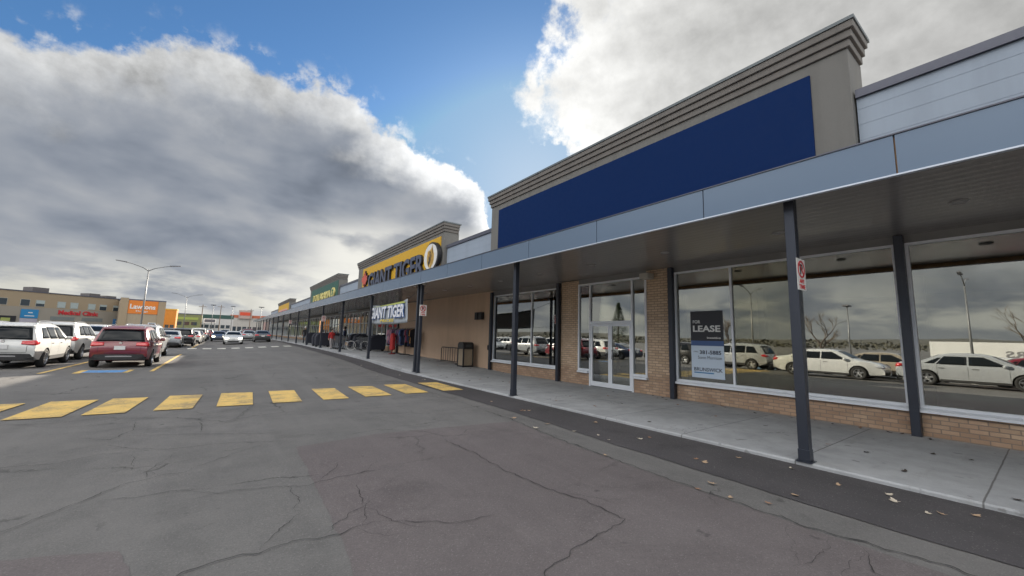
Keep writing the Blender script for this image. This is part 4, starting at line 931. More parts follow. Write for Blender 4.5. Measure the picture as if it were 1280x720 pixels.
def densify(P, step=.16):
    out = []
    for (a, b), (c, d) in zip(P, P[1:]):
        n = max(1, int(math.hypot(c - a, d - b) / step))
        out += [(lerp(a, c, i / n), lerp(b, d, i / n)) for i in range(n)]
    return out + [P[-1]]
LAMPLIT = mat('headlamp_lit', (1, .93, .8), .3, vary=0, emit=3.0, ecol=(1, .86, .62))
CLAD = mat('car_cladding', (.022, .022, .024), .65, vary=.05); GREYP = mat('rear_bumper_grey', (.25, .25, .26), .5)
def car_proto(kind, P):
    o = thing(kind, kind, 'car', (0, 0, 0)); o['group'] = 'cars in the parking lot'
    S = CarShape(P['top'], P['W'], P['belt'], P['zlow'], P['tum']); ax = P['axles']; rw = P['rw']
    # body: lofted sections, arches cut out
    rows = []
    for y, zt in densify(S.top):
        q = S.section(y, zt); rows.append([(x, y, z) for x, z in q] + [(-x, y, z) for x, z in q[-2:0:-1]])
    n = len(rows[0]); b = MB(); vs = [v for r in rows for v in r]
    fs = [(i * n + k, i * n + (k + 1) % n, (i + 1) * n + (k + 1) % n, (i + 1) * n + k) for i in range(len(rows) - 1) for k in range(n)]
    fs += [tuple(range(n)), tuple(range(len(vs) - 1, len(vs) - n - 1, -1))]; b.add(vs, fs)
    body = b.build('body', [PAINT, CLAD], o, recenter=False)
    c = MB()
    for y in ax:
        for s in (-1, 1): c.lathe([(rw + .055, S.W * .62), (rw + .055, S.W + .2)], (0, y, rw), 'x', 28) if s > 0 else c.lathe([(rw + .055, -S.W - .2), (rw + .055, -S.W * .62)], (0, y, rw), 'x', 28)
    cut = c.build('cut', CLAD, None, recenter=False)
    md = body.modifiers.new('b', 'BOOLEAN'); md.operation = 'DIFFERENCE'; md.object = cut; md.solver = 'EXACT'; md.use_self = True
    try: md.material_mode = 'TRANSFER'
    except Exception: pass
    bpy.context.view_layer.update(); dg = bpy.context.evaluated_depsgraph_get(); nm = bpy.data.meshes.new_from_object(body.evaluated_get(dg)); body.modifiers.clear(); body.data = nm
    assert len(nm.polygons) > .8 * len(fs), kind
    bpy.data.objects.remove(cut)
    for p in nm.polygons: p.use_smooth = len(p.vertices) <= 4
    try: nm.set_sharp_from_angle(angle=R(38))
    except Exception: pass
    # side glass, door seams, handles
    for s in (-1, 1):
        for (ya, yb, yta, ytb, zb, zt) in P['side']:
            g = []
            for i in range(5):
                v = i / 4; z = lerp(zb, zt, v); g.append([(s * (S.side_x(lerp(lerp(ya, yta, v), lerp(yb, ytb, v), j / 6), z) + .006), lerp(lerp(ya, yta, v), lerp(yb, ytb, v), j / 6), z) for j in range(7)])
            m_ = MB(); m_.grid(g); w = m_.build('side_window', CARGLASS, o, smooth=True); sm = w.modifiers.new('t', 'SOLIDIFY'); sm.thickness = .008; sm.offset = 0
        for hy in P['handles']: m_ = MB(); z = P['belt'] - .10; x = S.side_x(hy, z); m_.box(s * (x - .004) if s > 0 else s * (x + .02), s * (x + .02) if s > 0 else s * (x - .004), hy - .09, hy + .09, z - .014, z + .014); m_.build('door_handle', P.get('hmat', CHROME), o)
        m_ = MB()
        for sy in P['seams']:
            zz_ = [P['zlow'] + .12 + i * (P['belt'] - P['zlow'] - .12) / 8 for i in range(9)]
            m_.grid([[(s * (S.side_x(sy - .006, z) + .002), sy - .006, z), (s * (S.side_x(sy + .006, z) + .002), sy + .006, z)] for z in zz_])
        m_.build('door_seam', CLAD, o)
        # sills / cladding
        m_ = MB(); yy = [ax[0] + rw + .06 + i * (ax[1] - ax[0] - 2 * rw - .12) / 8 for i in range(9)]; zc = P['clad']
        m_.grid([[(s * (S.side_x(y, P['zlow'] + .02) - .03), y, P['zlow'] - .01), (s * (S.side_x(y, P['zlow'] + .10) + .012), y, P['zlow'] + .02), (s * (S.side_x(y, zc) + .010), y, zc), (s * (S.side_x(y, zc) - .01), y, zc + .015)] for y in yy]); m_.build('sill_cladding', CLAD, o)
        # mirror
        my, mz = P['mirror']; x = S.side_x(my, mz); m_ = MB(); m_.lathe([(.02, -.02), (.085, .0), (.095, .06), (.07, .14), (.02, .17)], (0, 0, 0), 'x', 12)
        m_.v = [(s * (x + .04 + v[0]), my + v[1] * .75, mz + v[2] * .85) for v in m_.v]; m_.tube([(s * (x - .02), my, mz - .04), (s * (x + .08), my, mz - .02)], .025, 6); mo = m_.build('mirror', [PAINT], o, smooth=True); mo['paint'] = 1
    # windscreen and rear glass
    def endglass(name, yf, z0, z1, h0, h1, off):
        g = []
        for i in range(6):
            v = i / 5; z = lerp(z0, z1, v); h = lerp(h0, h1, v); y = yf(z)
            g.append([(h * (j / 5 - 1), y + off * (1 - .25 * (j / 5 - 1) ** 2) + off * -.0, z + .008 - .018 * abs(j / 5 - 1) ** 3) for j in range(11)])
        m_ = MB(); m_.grid(g); w = m_.build(name, CARGLASS, o, smooth=True); sm = w.modifiers.new('t', 'SOLIDIFY'); sm.thickness = .01; sm.offset = 0
    endglass('windscreen', S.y_front, *P['ws'], .022); endglass('rear_window', S.y_rear, *P['rg'], -.022)
    # lamps that wrap the corners
    def lamp(name, mt, yf, z0, z1, xa, xb, sgn, wrap, off=.014, tap=0.):
        m_ = MB(); cols = []
        for j in range(7):
            x = lerp(xa, xb, j / 6); cols.append(lambda z, x=x: (x, yf(z) + off * sgn - .0 * sgn))
        g = []
        for i in range(4):
            v = i / 3; r_ = []
            for j in range(7):
                t = j / 6; zz1 = lerp(z0, z1, v); zz1 = lerp(zz1, (z0 + z1) / 2 + (zz1 - (z0 + z1) / 2) * (1 - tap), 1 - t); x = lerp(xa, xb, t)
                r_.append((x, yf(zz1) + off * sgn, zz1))
            r_.append((S.side_x(yf(zz1) - sgn * wrap * .12, zz1) * (1 if xb > 0 else -1) * 1.004, yf(zz1) - sgn * wrap * .12, zz1)); r_.append((S.side_x(yf(zz1) - sgn * wrap, zz1) * (1 if xb > 0 else -1) * 1.006, yf(zz1) - sgn * wrap, lerp(zz1, (z0 + z1) / 2, .4)))
            g.append(r_)
        m_.grid(g); w = m_.build(name, mt, o, smooth=True); sm = w.modifiers.new('t', 'SOLIDIFY'); sm.thickness = .02; sm.offset = 0
    for s in (-1, 1):
        lamp('tail_light', RED, S.y_rear, P['tl'][0], P['tl'][1], s * P['tl'][2], s * S.w(S.y0) * .93, -1, .22, tap=.35)
        lamp('headlight', P.get('lampmat', LAMP), S.y_front, P['hl'][0], P['hl'][1], s * P['hl'][2], s * S.w(S.y1) * .93, 1, .26, tap=.3)
    def bar(name, mt, yf, z0, z1, half, sgn, off, dep=.05):
        m_ = MB(); rows_ = []
        for j in range(13):
            t = j / 6 - 1; x = half * t; bow = .10 * t * t * t * t
            rows_.append([(x, yf(z0) + sgn * (off - dep) - sgn * bow, z0), (x, yf(z0) + sgn * off - sgn * bow, z0 + .02), (x, yf(z1) + sgn * off - sgn * bow, z1 - .02), (x, yf(z1) + sgn * (off - dep) - sgn * bow, z1)])
        m_.grid(rows_); return m_.build(name, mt, o, smooth=False)
    bar('rear_bumper', CLAD, lambda z: S.y0 + .03, P['zlow'] + .05, P['rb'], S.w(S.y0) * .98, -1, .05, .12)
    if P.get('skid'): bar('skid_plate', GREYP, lambda z: S.y0 + .03, P['zlow'] + .16, P['zlow'] + .24, S.w(S.y0) * .72, -1, .062, .03)
    bar('front_bumper', CLAD, lambda z: S.y1 - .03, P['zlow'] + .06, P['fb'], S.w(S.y1) * .80, 1, .045, .10)
    bar('grille', CLAD, S.y_front, P['gr'][0], P['gr'][1], P['gr'][2], 1, .012, .03)
    m_ = MB(); y = S.y_rear(P['pl']); m_.box(-.16, .16, y - .03, y - .008, P['pl'] - .075, P['pl'] + .075); m_.build('licence_plate', PLATE, o)
    m_ = MB(); y = S.y_rear(P['pl'] + .17); m_.lathe([(.045, y - .03), (.055, y - .004)], (0, 0, P['pl'] + .19), 'y', 14); m_.build('badge', CHROME, o)
    m_ = MB(); hz = S.w(S.y0) * .74; zc = (P['rb'] + .03, P['tl'][0] - .02)
    for s in (-1, 1): m_.grid([[(s * (hz + dx), S.y_rear(lerp(zc[0], zc[1], i / 5)) - .004, lerp(zc[0], zc[1], i / 5)) for dx in (-.006, .006)] for i in range(6)])
    m_.grid([[(hz * (j / 4 - 1), S.y_rear(zc[0] + dz) - .004, zc[0] + dz) for dz in (-.006, .006)] for j in range(9)]); m_.build('tailgate_seam', CLAD, o)
    if P.get('spoiler'): m_ = MB(); m_.tube([(.0, S.y_rear(1.08) - .05, 1.08), (.30, S.y_rear(1.13) - .045, 1.13)], .012, 5); m_.build('rear_wiper', BLACK, o)
    if P.get('rails'):
        for s in (-1, 1):
            y0, y1 = P['rails']; m_ = MB(); pts = []
            for i in range(9): y = lerp(y0, y1, i / 8); zt = S.ztop(y); pts.append((s * (S.section(y, zt)[9][0] - .03), y, zt + (.026 if 0 < i < 8 else -.015)))
            m_.tube(pts, .014, 6); m_.build('roof_rail', P.get('railmat', CHROME), o, smooth=True)
    if P.get('spoiler'):
        m_ = MB(); zt = P['rg'][3 - 2] + .05; y = S.y_rear(zt); h = P['rg'][3] + .02
        m_.hexa([(-h, y - .10, zt - .01), (h, y - .10, zt - .01), (h - .02, y + .18, zt + .03), (-h + .02, y + .18, zt + .03), (-h, y - .09, zt + .03), (h, y - .09, zt + .03), (h - .02, y + .18, zt + .065), (-h + .02, y + .18, zt + .065)]); m_.build('spoiler', [PAINT], o, bevel=.008)
    for y in ax:
        for s in (-1, 1):
            x0 = S.w(y) - .205; m_ = MB(); pr_ = [(rw * .66, 0), (rw * .93, .0), (rw, .03), (rw, .17), (rw * .93, .20), (rw * .66, .205)]
            m_.lathe([(r_, s * (x0 + h)) for r_, h in pr_], (0, y, rw), 'x', 28, closed=True); wh = m_.build('wheel', RUBBER, o, smooth=True)
            m_ = MB(); R2 = rw * .68; xo = s * (x0 + .17); xi = s * (x0 + .12)
            m_.lathe([(R2, s * (x0 + .10)), (R2, s * (x0 + .202)), (R2 * .90, s * (x0 + .205)), (R2 * .87, s * (x0 + .14))], (0, y, rw), 'x', 28, closed=True)
            m_.lathe([(R2 * .87, xi), (.01, xi - s * .002)], (0, y, rw), 'x', 20, mi=1)
            m_.lathe([(R2 * .26, xi), (R2 * .22, xo), (.01, xo + s * .01)], (0, y, rw), 'x', 14)
            for k in range(5):
                a = k * 2 * math.pi / 5 + .3; u = Vector((0, math.cos(a), math.sin(a))); v = Vector((0, -math.sin(a), math.cos(a))); q = []
                for rr_, ww, xx in ((R2 * .18, .05, xo), (R2 * .9, .032, s * (x0 + .185))):
                    for du, dx in ((-1, 0), (1, 0), (1, -s * .03), (-1, -s * .03)):
                        pnt = u * rr_ + v * ww * du; q.append((xx + dx, y + pnt.y, rw + pnt.z))
                m_.hexa(q)
            m_.build('rim', [ALLOY, BLACK], wh)
    return o

SUV = dict(W=.915, belt=1.0, zlow=.26, tum=.36, rw=.345, axles=(-1.42, 1.26), clad=.42, rb=.56, fb=.50, skid=True, rails=(-1.75, .3), spoiler=True,
  top=[(-2.24, .50), (-2.29, .62), (-2.30, .78), (-2.26, .92), (-2.20, 1.04), (-2.12, 1.20), (-1.98, 1.46), (-1.90, 1.57), (-1.72, 1.63), (-1.2, 1.675), (-.4, 1.69), (.2, 1.66), (.55, 1.59), (1.22, 1.16), (1.34, 1.10), (1.75, 1.05), (2.05, .97), (2.22, .86), (2.28, .72), (2.29, .58), (2.25, .46)],
  side=[(.98, -.06, .40, -.06, 1.05, 1.52), (-.13, -1.02, -.13, -1.02, 1.07, 1.53), (-1.09, -1.80, -1.09, -1.52, 1.09, 1.50)], handles=(-.02 + .14, -.88), seams=(.98, -.10, -1.05), mirror=(.88, 1.08),
  ws=(1.17, 1.55, .70, .56), rg=(1.06, 1.50, .70, .60), tl=(.86, 1.03, .46), hl=(.76, .90, .46), gr=(.60, .84, .50), pl=.80)
SEDAN = dict(W=.90, belt=.90, zlow=.20, tum=.42, rw=.325, axles=(-1.36, 1.40), clad=.30, rb=.46, fb=.42,
  top=[(-2.30, .42), (-2.36, .56), (-2.37, .74), (-2.33, .90), (-2.24, .99), (-1.95, 1.03), (-1.62, 1.06), (-1.25, 1.24), (-.98, 1.36), (-.70, 1.42), (-.1, 1.455), (.30, 1.43), (.55, 1.37), (1.20, 1.02), (1.36, .96), (1.85, .89), (2.15, .80), (2.32, .66), (2.36, .52), (2.32, .38)],
  side=[(.98, -.08, .34, -.08, .95, 1.315), (-.14, -1.05, -.14, -.80, .96, 1.31), (-1.11, -1.42, -.88, -.98, .98, 1.24)], handles=(.10, -.88), seams=(1.0, -.11, -1.02), mirror=(.90, .97),
  ws=(1.04, 1.355, .70, .54), rg=(1.09, 1.355, .64, .52), tl=(.76, .94, .42), hl=(.60, .75, .44), gr=(.46, .66, .36), pl=.62 + .12)
VAN = dict(W=.98, belt=1.06, zlow=.26, tum=.26, rw=.345, axles=(-1.55, 1.50), clad=.36, rb=.56, fb=.48,
  top=[(-2.52, .46), (-2.56, .60), (-2.56, .90), (-2.52, 1.10), (-2.44, 1.34), (-2.34, 1.62), (-2.24, 1.72), (-1.9, 1.77), (-.6, 1.80), (.3, 1.77), (.7, 1.68), (1.62, 1.16), (1.75, 1.09), (2.15, 1.0), (2.42, .88), (2.52, .72), (2.54, .56), (2.50, .44)],
  side=[(1.30, .25, .66, .25, 1.12, 1.60), (.18, -.92, .18, -.92, 1.12, 1.62), (-.99, -2.10, -.99, -1.95, 1.13, 1.60)], handles=(.42, -.0), seams=(1.2, .21, -.95), mirror=(1.15, 1.16),
  ws=(1.19, 1.62, .76, .62), rg=(1.16, 1.60, .74, .66), tl=(.95, 1.28, .72), hl=(.76, .94, .54), gr=(.56, .78, .50), pl=.86)
PROTO = {}
for nm_, P_ in (('suv', SUV), ('sedan', SEDAN), ('minivan', VAN)): PROTO[nm_] = car_proto(nm_, P_)
PROTO['lit_sedan'] = car_proto('sedan', dict(SEDAN, lampmat=LAMPLIT))
COLORS = {'white': (.62, .63, .62), 'silver': (.36, .38, .40), 'dark red': (.175, .006, .020), 'black': (.010, .011, .014), 'dark grey': (.06, .065, .07), 'dark blue': (.012, .028, .075), 'red': (.32, .015, .015), 'grey': (.17, .18, .19), 'beige': (.30, .26, .20), 'sky blue': (.10, .20, .33)}
USED = set()
def car(kind, color, x, y, face, label, scale=(1, 1, 1), jit=True):
    """face: +1 nose away from the camera (+Y), -1 nose towards it"""
    P_ = PROTO[kind]
    if kind not in USED: o = P_; USED.add(kind)
    else: o = copy_tree(P_)
    o['label'] = label; o.location = (x, y, zroad(x, y) + .004); o.rotation_euler.z = (0 if face > 0 else math.pi) + (random.uniform(-.02, .02) if jit else 0); o.scale = scale
    for ch in o.children:
        if ch.name.split('.')[0] in ('body', 'mirror', 'spoiler'): ch.color = (*COLORS[color], 1)
    return o
car('suv', 'white', -6.34, 24.5, 1, 'white sport utility vehicle with dark bumper at the left edge, rear towards us', jit=False)
car('suv', 'dark red', -3.22, 24.1, 1, 'dark red sport utility vehicle on the blue accessible pad', (1.0, 1.0, .99), jit=False)
car('suv', 'white', -6.36, 29.4, 1, 'white sport utility vehicle just beyond the nearest white one', (1.02, 1.02, 1.06), jit=False)
car('suv', 'silver', -3.52, 30.2, 1, 'silver sport utility vehicle parked beyond the dark red one', (1, 1, 1.06))
car('sedan', 'dark blue', -9.3, 24.3, 1, 'dark blue sedan hidden left of the nearest white sport utility vehicle')
car('minivan', 'dark blue', -9.2, 29.8, 1, 'dark blue minivan left of the second white sport utility vehicle')
car('sedan', 'grey', -12.2, 30, -1, 'grey sedan deep in the second parking row')
ORD = ['first', 'second', 'third', 'fourth', 'fifth', 'sixth', 'seventh', 'eighth']
ROWS = [(45.8, [('sedan', 'silver', -3.68), ('suv', 'white', -6.5), ('sedan', 'white', -9.4), ('suv', 'silver', -12.3), ('sedan', 'red', -15.2)]),
        (50.4, [('suv', 'black', -3.05), ('sedan', 'white', -6.2), ('minivan', 'white', -9.2), ('sedan', 'dark grey', -12.4), ('suv', 'white', -15.4)]),
        (57.5, [('sedan', 'white', -2.75), ('suv', 'white', -6.3), ('sedan', 'sky blue', -9.3), ('suv', 'black', -12.4), ('minivan', 'silver', -15.5), ('sedan', 'white', -18.4)]),
        (63.5, [('sedan', 'black', -2.7), ('sedan', 'dark grey', -5.6), ('minivan', 'white', -8.8), ('suv', 'red', -11.8), ('sedan', 'white', -15), ('suv', 'white', -18.2)]),
        (71.0, [('minivan', 'white', -2.7), ('suv', 'dark grey', -5.8), ('sedan', 'silver', -8.8), ('suv', 'white', -11.9), ('sedan', 'beige', -15), ('sedan', 'white', -18), ('minivan', 'silver', -21)]),
        (80.0, [('suv', 'dark blue', -2.6), ('sedan', 'white', -5.6), ('suv', 'silver', -8.7), ('sedan', 'dark red', -11.8), ('suv', 'white', -15), ('sedan', 'grey', -18.2), ('sedan', 'white', -21.2)]),
        (92.0, [('sedan', 'red', -2.5), ('suv', 'white', -5.6), ('sedan', 'black', -8.7), ('minivan', 'white', -12), ('sedan', 'silver', -15.2), ('suv', 'grey', -18.4), ('sedan', 'white', -22), ('suv', 'white', -26)]),
        (106.0, [('suv', 'silver', -2.4), ('sedan', 'white', -5.6), ('suv', 'dark blue', -8.7), ('sedan', 'white', -12), ('suv', 'white', -16), ('sedan', 'silver', -20), ('minivan', 'white', -24), ('sedan', 'red', -28)])]
for ri, (y, cs) in enumerate(ROWS):
    for ci, (k_, c_, x) in enumerate(cs):
        kn = {'suv': 'sport utility vehicle', 'sedan': 'sedan', 'minivan': 'minivan'}[k_]
        car(k_, c_, x, y + random.uniform(-.35, .35), 1 if random.random() < .55 or ci == 0 else -1, '%s %s, %s from the lane, %s row past the aisle' % (c_, kn, ORD[ci], ORD[ri]))
car('lit_sedan', 'white', 1.02, 54.9, -1, 'white sedan driving towards us with its headlights on', jit=False)
car('lit_sedan', 'dark blue', -.35, 70.0, -1, 'dark blue sedan with headlights on following the white sedan', jit=False)
car('sedan', 'dark grey', 4.02, 59.4, 1, 'dark grey sedan driving away beside the shops, tail towards us', jit=False)
car('sedan', 'silver', 3.05, 68.5, 1, 'silver sedan ahead of the dark grey one beside the shops')
car('suv', 'dark red', 3.4, 82, 1, 'dark red sport utility vehicle far along the shop kerb')
car('sedan', 'white', 3.3, 93, 1, 'white sedan farthest along the shop kerb')
car('suv', 'grey', .4, 98, -1, 'grey sport utility vehicle far down the driving lane')
# cars beside the camera, out of the frame, mirrored in the shop windows
for i, (k_, c_, x, y, f_) in enumerate([('sedan', 'white', -6.0, 7.3, -1), ('sedan', 'beige', -9.2, 5.6, -1), ('sedan', 'silver', -13, 6.2, 1), ('sedan', 'silver', -6.2, 2.2, -1), ('sedan', 'dark red', -9.4, .2, -1), ('suv', 'red', -13.6, .4, 1),
        ('suv', 'white', -7.2, -5.4, 1), ('sedan', 'white', -10.4, -5.2, -1), ('suv', 'silver', -8.4, 13.2, 1), ('sedan', 'white', -11.6, 13.4, -1), ('suv', 'black', -9.2, 18.3, 1), ('minivan', 'white', -17, 3, 1), ('sedan', 'white', -20, 8, -1), ('suv', 'dark grey', -17, 12, 1), ('sedan', 'sky blue', -22, 15, -1)]):
    kn = {'suv': 'sport utility vehicle', 'sedan': 'sedan', 'minivan': 'minivan'}[k_]
    car(k_, c_, x, y, f_, '%s %s left of the view, mirrored in the %s shop windows' % (c_, kn, ['right', 'right centre', 'middle', 'far right', 'upper right', 'lower right', 'outermost', 'outer right', 'left centre', 'left', 'far left', 'upper middle', 'upper centre', 'upper left', 'topmost left'][i]))

# ------------------------------------------------------------------ lamp posts, poles
GALV = mat('galvanised_steel', (.19, .195, .20), .5, .3)
def lamp_post(x, y, H, arms, label, kind='gull'):
    z = zroad(x, y); o = thing('street_lamp', label, 'street lamp', (x, y, z), 'lamp posts of the parking lot')
    b = MB(); b.lathe([(.28, z - .02), (.28, z + .55), (.26, z + .6)], (x, y, 0), n=16); b.build('base', mat('lamp_base', (.35, .34, .32), .9), o)
    b = MB(); b.tube([(x, y, z + .6), (x, y, z + H)], [.11, .06], 10); b.build('pole', GALV, o, smooth=True)
    for s in arms:
        b = MB()
        if kind == 'gull': b.tube([(x, y, z + H - .15), (x + s * .55, y, z + H + .22), (x + s * 1.5, y, z + H + .55), (x + s * 2.2, y, z + H + .70)], [.05, .045, .04, .035], 8)
        else: b.tube([(x, y, z + H - .1), (x + s * .7, y, z + H)], .04, 6)
        a = b.build('arm', GALV, o, smooth=True)
        b = MB()
        if kind == 'gull': b.hexa([(x + s * 1.9, y - .16, z + H + .61), (x + s * 2.95, y - .13, z + H + .76), (x + s * 2.95, y + .13, z + H + .76), (x + s * 1.9, y + .16, z + H + .61), (x + s * 1.9, y - .16, z + H + .72), (x + s * 2.95, y - .10, z + H + .84), (x + s * 2.95, y + .10, z + H + .84), (x + s * 1.9, y + .16, z + H + .72)])
        else: b.box(x + s * .35 - .35, x + s * .35 + .35, y - .3, y + .3, z + H, z + H + .16)
        b.build('lamp_head', mat('lamp_head_grey', (.12, .12, .13), .5), o)
lamp_post(-7.95, 64, 8.6, (-1, 1), 'tall double arm lamp post rising behind the parked cars on the left')
lamp_post(-7.7, 122, 9.2, (-1, 1), 'farther double arm lamp post left of the driving lane')
lamp_post(8.6 - 0.0, 138, 8.2, (-1, 1), 'flat headed lamp post past the end of the shop row', 'flat')
lamp_post(-3.2, 160, 9.5, (-1, 1), 'distant flat headed lamp post left of the driving lane', 'flat')
lamp_post(2.2, 175, 10, (-1, 1), 'most distant flat headed lamp post over the lane', 'flat')
lamp_post(-30, 21, 9, (-1, 1), 'double arm lamp post left of the view, mirrored in a shop window')
lamp_post(-42, 15, 8, (-1, 1), 'flat headed lamp post left of the view, mirrored in a shop window', 'flat')
lamp_post(-34, 4.5, 9, (-1, 1), 'double arm lamp post mirrored in the right window')
PWOOD = mat('pole_wood', (.16, .12, .09), .9)
for x, y, H, lb in ((-7, 190, 11, 'wooden utility pole beyond the second lamp post'), (-1.5, 205, 12, 'wooden utility pole in front of the far orange store'), (-24, 215, 12, 'wooden utility pole behind the green block'), (9.5, 215, 11.5, 'wooden utility pole left of the shop row end')):
    o = thing('utility_pole', lb, 'utility pole', (x, y, 0), 'utility poles in the distance')
    b = MB(); b.tube([(x, y, -.1), (x, y, H)], [.17, .12], 8); b.build('pole', PWOOD, o)
    b = MB(); b.box(x - 1.2, x + 1.2, y - .16, y - .13, H - .9, H - .75); b.build('crossarm', PWOOD, o)
    for dx in (-1, -.5, .5, 1): b = MB(); b.lathe([(.05, H - .75), (.07, H - .65), (.03, H - .55)], (x + dx, y - .145, 0), n=8); b.build('insulator', GALV, o)

# ------------------------------------------------------------------ buildings across the lot
class Frame:
    """local frame of an oblique facade: u along the wall, v up, w out of it"""
    def __init__(s, a, b): s.o = Vector((*a, 0)); s.u = (Vector((*b, 0)) - s.o).normalized(); s.n = Vector((s.u.y, -s.u.x, 0)); s.L = (Vector((*b, 0)) - s.o).length
    def p(s, u, v, w=0): return s.o + s.u * u + s.n * w + Vector((0, 0, v))
    def box(s, b, u0, u1, v0, v1, w0, w1, mi=0):
        b.hexa([s.p(u0, v0, w1), s.p(u1, v0, w1), s.p(u1, v0, w0), s.p(u0, v0, w0), s.p(u0, v1, w1), s.p(u1, v1, w1), s.p(u1, v1, w0), s.p(u0, v1, w0)], mi)
    def text(s, t, name, par, mt, u0, u1, v0, v1, w, dep=.05, bold=.02): text_part(t, name, par, mt, s.p(u0, v0, w), s.u * (u1 - u0), (0, 0, v1 - v0), s.n * dep, bold)
TAN = mat('clinic_tan_wall', (.34, .27, .185), .9, vary=.04, world=True, vscale=.3); GREYW = mat('clinic_grey_wall', (.30, .275, .235), .9, vary=.04, world=True, vscale=.3)
HW = mat('house_window_glass', (.03, .045, .06), .06, 0, vary=0); BLIND = mat('window_blind', (.38, .44, .44), .7)
cl = thing('medical_building', 'two storey tan and grey clinic building with red Medical Clinic lettering', 'building', (-36, 158, 0))
F = Frame((-64, 131), (-23.6, 168.2)); L = F.L
b = MB(); F.box(b, 0, L, 0, 6.1, -22, 0); b.build('lower_wall', GREYW, cl)
b = MB(); F.box(b, 0, L, 6.1, 9.9, -22, -.02); b.build('upper_wall', TAN, cl)
b = MB(); F.box(b, -.1, L + .1, 9.9, 10.15, -22, .1); b.build('roof_edge', CAPM, cl)
# the part of the wall seen in the photo spans u from about 27 to L
for i, u in enumerate((2, 6, 10, 14, 18, 22, 26.6, 30.6, 33.4, 37.6, 40.3, 44.2, 46.9, 50.2, 52.8)):
    if u > L - 1.8: continue
    b = MB(); F.box(b, u - .08, u + 1.68, 6.3, 8.0, -.03, .04); w = b.build('window', mat('window_frame_pale', (.42, .42, .38), .7), cl)
    b = MB(); F.box(b, u, u + 1.6, 6.38, 7.92, .041, .055); b.build('pane', HW, w)
    h = (1.5, 1.5, 1.5, .5, .5, 1.1, .1, .1, .8)[i % 9]
    if h > .2: b = MB(); F.box(b, u + .02, u + 1.58, 7.9 - h, 7.9, .056, .065); b.build('blind', BLIND, w)
for u0, u1 in ((36.6, 41.6), (43.2, 48)):
    b = MB(); F.box(b, u0, u1, 3.0, 4.0, -.02, .05); w = b.build('window', mat('louvre_grey', (.20, .21, .21), .6), cl)
    b = MB(); F.box(b, u0 + .1, u1 - .1, 3.1, 3.9, .051, .06); b.build('pane', mat('frosted_pane', (.18, .2, .2), .3), w)
F.text('Medical Clinic', 'lettering', cl, SIGNR, 38.0, 46.7, 4.55, 5.75, .02, .12, .03)
for u, w_, v0 in ((34.2, 3.2, 1.15), (46.2, 2.6, .85), (50.3, 2.6, .6)):
    b = MB(); F.box(b, u, u + w_, 10.15, 10.15 + v0 + .2, -7, -3.5); b.build('rooftop_unit', mat('rooftop_unit', (.13, .12, .12), .8), cl)
SBL = mat('sign_sky_blue', (.02, .22, .48), .5); SBL2 = mat('sign_blue', (.06, .19, .42), .5)
sg = thing('wall_sign', 'bright blue square sign on the left of the clinic', 'sign', F.p(32.5, 3, .1)); b = MB(); F.box(b, 30.9, 34.1, 3.3, 5.5, .02, .16); b.build('sign_panel', SBL, sg)
b = MB(); F.box(b, 32.2, 33.0, 4.55, 4.8, .161, .18); F.box(b, 31.6, 33.4, 3.75, 3.95, .161, .18); b.build('sign_marks', SIGNW, sg)
b = MB(); F.box(b, 30.9, 34.1, .9, 3.2, .02, .10); tag(b.build('notice_board', mat('board_lilac', (.42, .40, .47), .6), None), 'pale lilac board under the bright blue clinic sign', 'board')
sg = thing('wall_sign', 'medium blue sign with white lines right of the clinic lettering', 'sign', F.p(51, 2, .1)); b = MB(); F.box(b, 50.6, L - .5, 1.6, 4.0, .02, .14); b.build('sign_panel', SBL2, sg)
b = MB()
for k in range(3): F.box(b, 51.2, L - 1.4 - .3 * k, 3.2 - k * .6, 3.45 - k * .6, .141, .16)
b.build('sign_marks', SIGNW, sg)
sg = thing('wall_sign', 'dark shop sign with a green patch at the far left of the clinic', 'sign', F.p(27, 2, .1)); b = MB(); F.box(b, 24.5, 30.2, 2.1, 3.7, .02, .2); b.build('sign_panel', SIGNK, sg)
b = MB(); F.box(b, 27.6, 29.2, 2.4, 3.2, .201, .22); b.build('sign_marks', mat('sign_olive', (.35, .4, .12), .5), sg)
ph = thing('pharmacy_building', 'tan corner building with a large orange Lawtons sign', 'building', (-19, 160, 0))
G_ = Frame((-24.6, 158.5), (-15.0, 160.5)); Lg = G_.L
b = MB(); G_.box(b, 0, Lg, 0, 9.6, -20, 0); b.build('wall', mat('pharmacy_wall', (.36, .30, .22), .9, vary=.04), ph)
b = MB(); G_.box(b, -.12, Lg + .12, 9.6, 9.95, -20, .12); b.build('roof_edge', CAPM, ph)
b = MB(); G_.box(b, -.1, 1.6, 0, 10.2, -1, .25).__class__; b.build('corner_pier', TAN, ph)
b = MB(); G_.box(b, Lg - 1.6, Lg + .1, 0, 9.58, -1, .25); b.build('corner_pier', TAN, ph)
b = MB(); G_.box(b, 6.4, Lg - 1.7, .5, 3.2, .01, .06); w = b.build('window', ALU, ph); b = MB(); G_.box(b, 6.6, Lg - 1.9, .7, 3.0, .061, .07); b.build('pane', HW, w)
b = MB(); G_.box(b, 1.65, Lg - 1.65, 5.7, 9.58, .01, .12); b.build('sign_panel', mat('sign_orange', (.68, .20, .025), .5, vary=.03), ph)
G_.text('Lawtons', 'lettering', ph, SIGNW, 2.0, Lg - 2.2, 7.1, 8.5, .121, .06, .03); G_.text('Drugs', 'lettering', ph, SIGNW, 3.4, Lg - 3.8, 6.1, 6.7, .121, .06, .01)

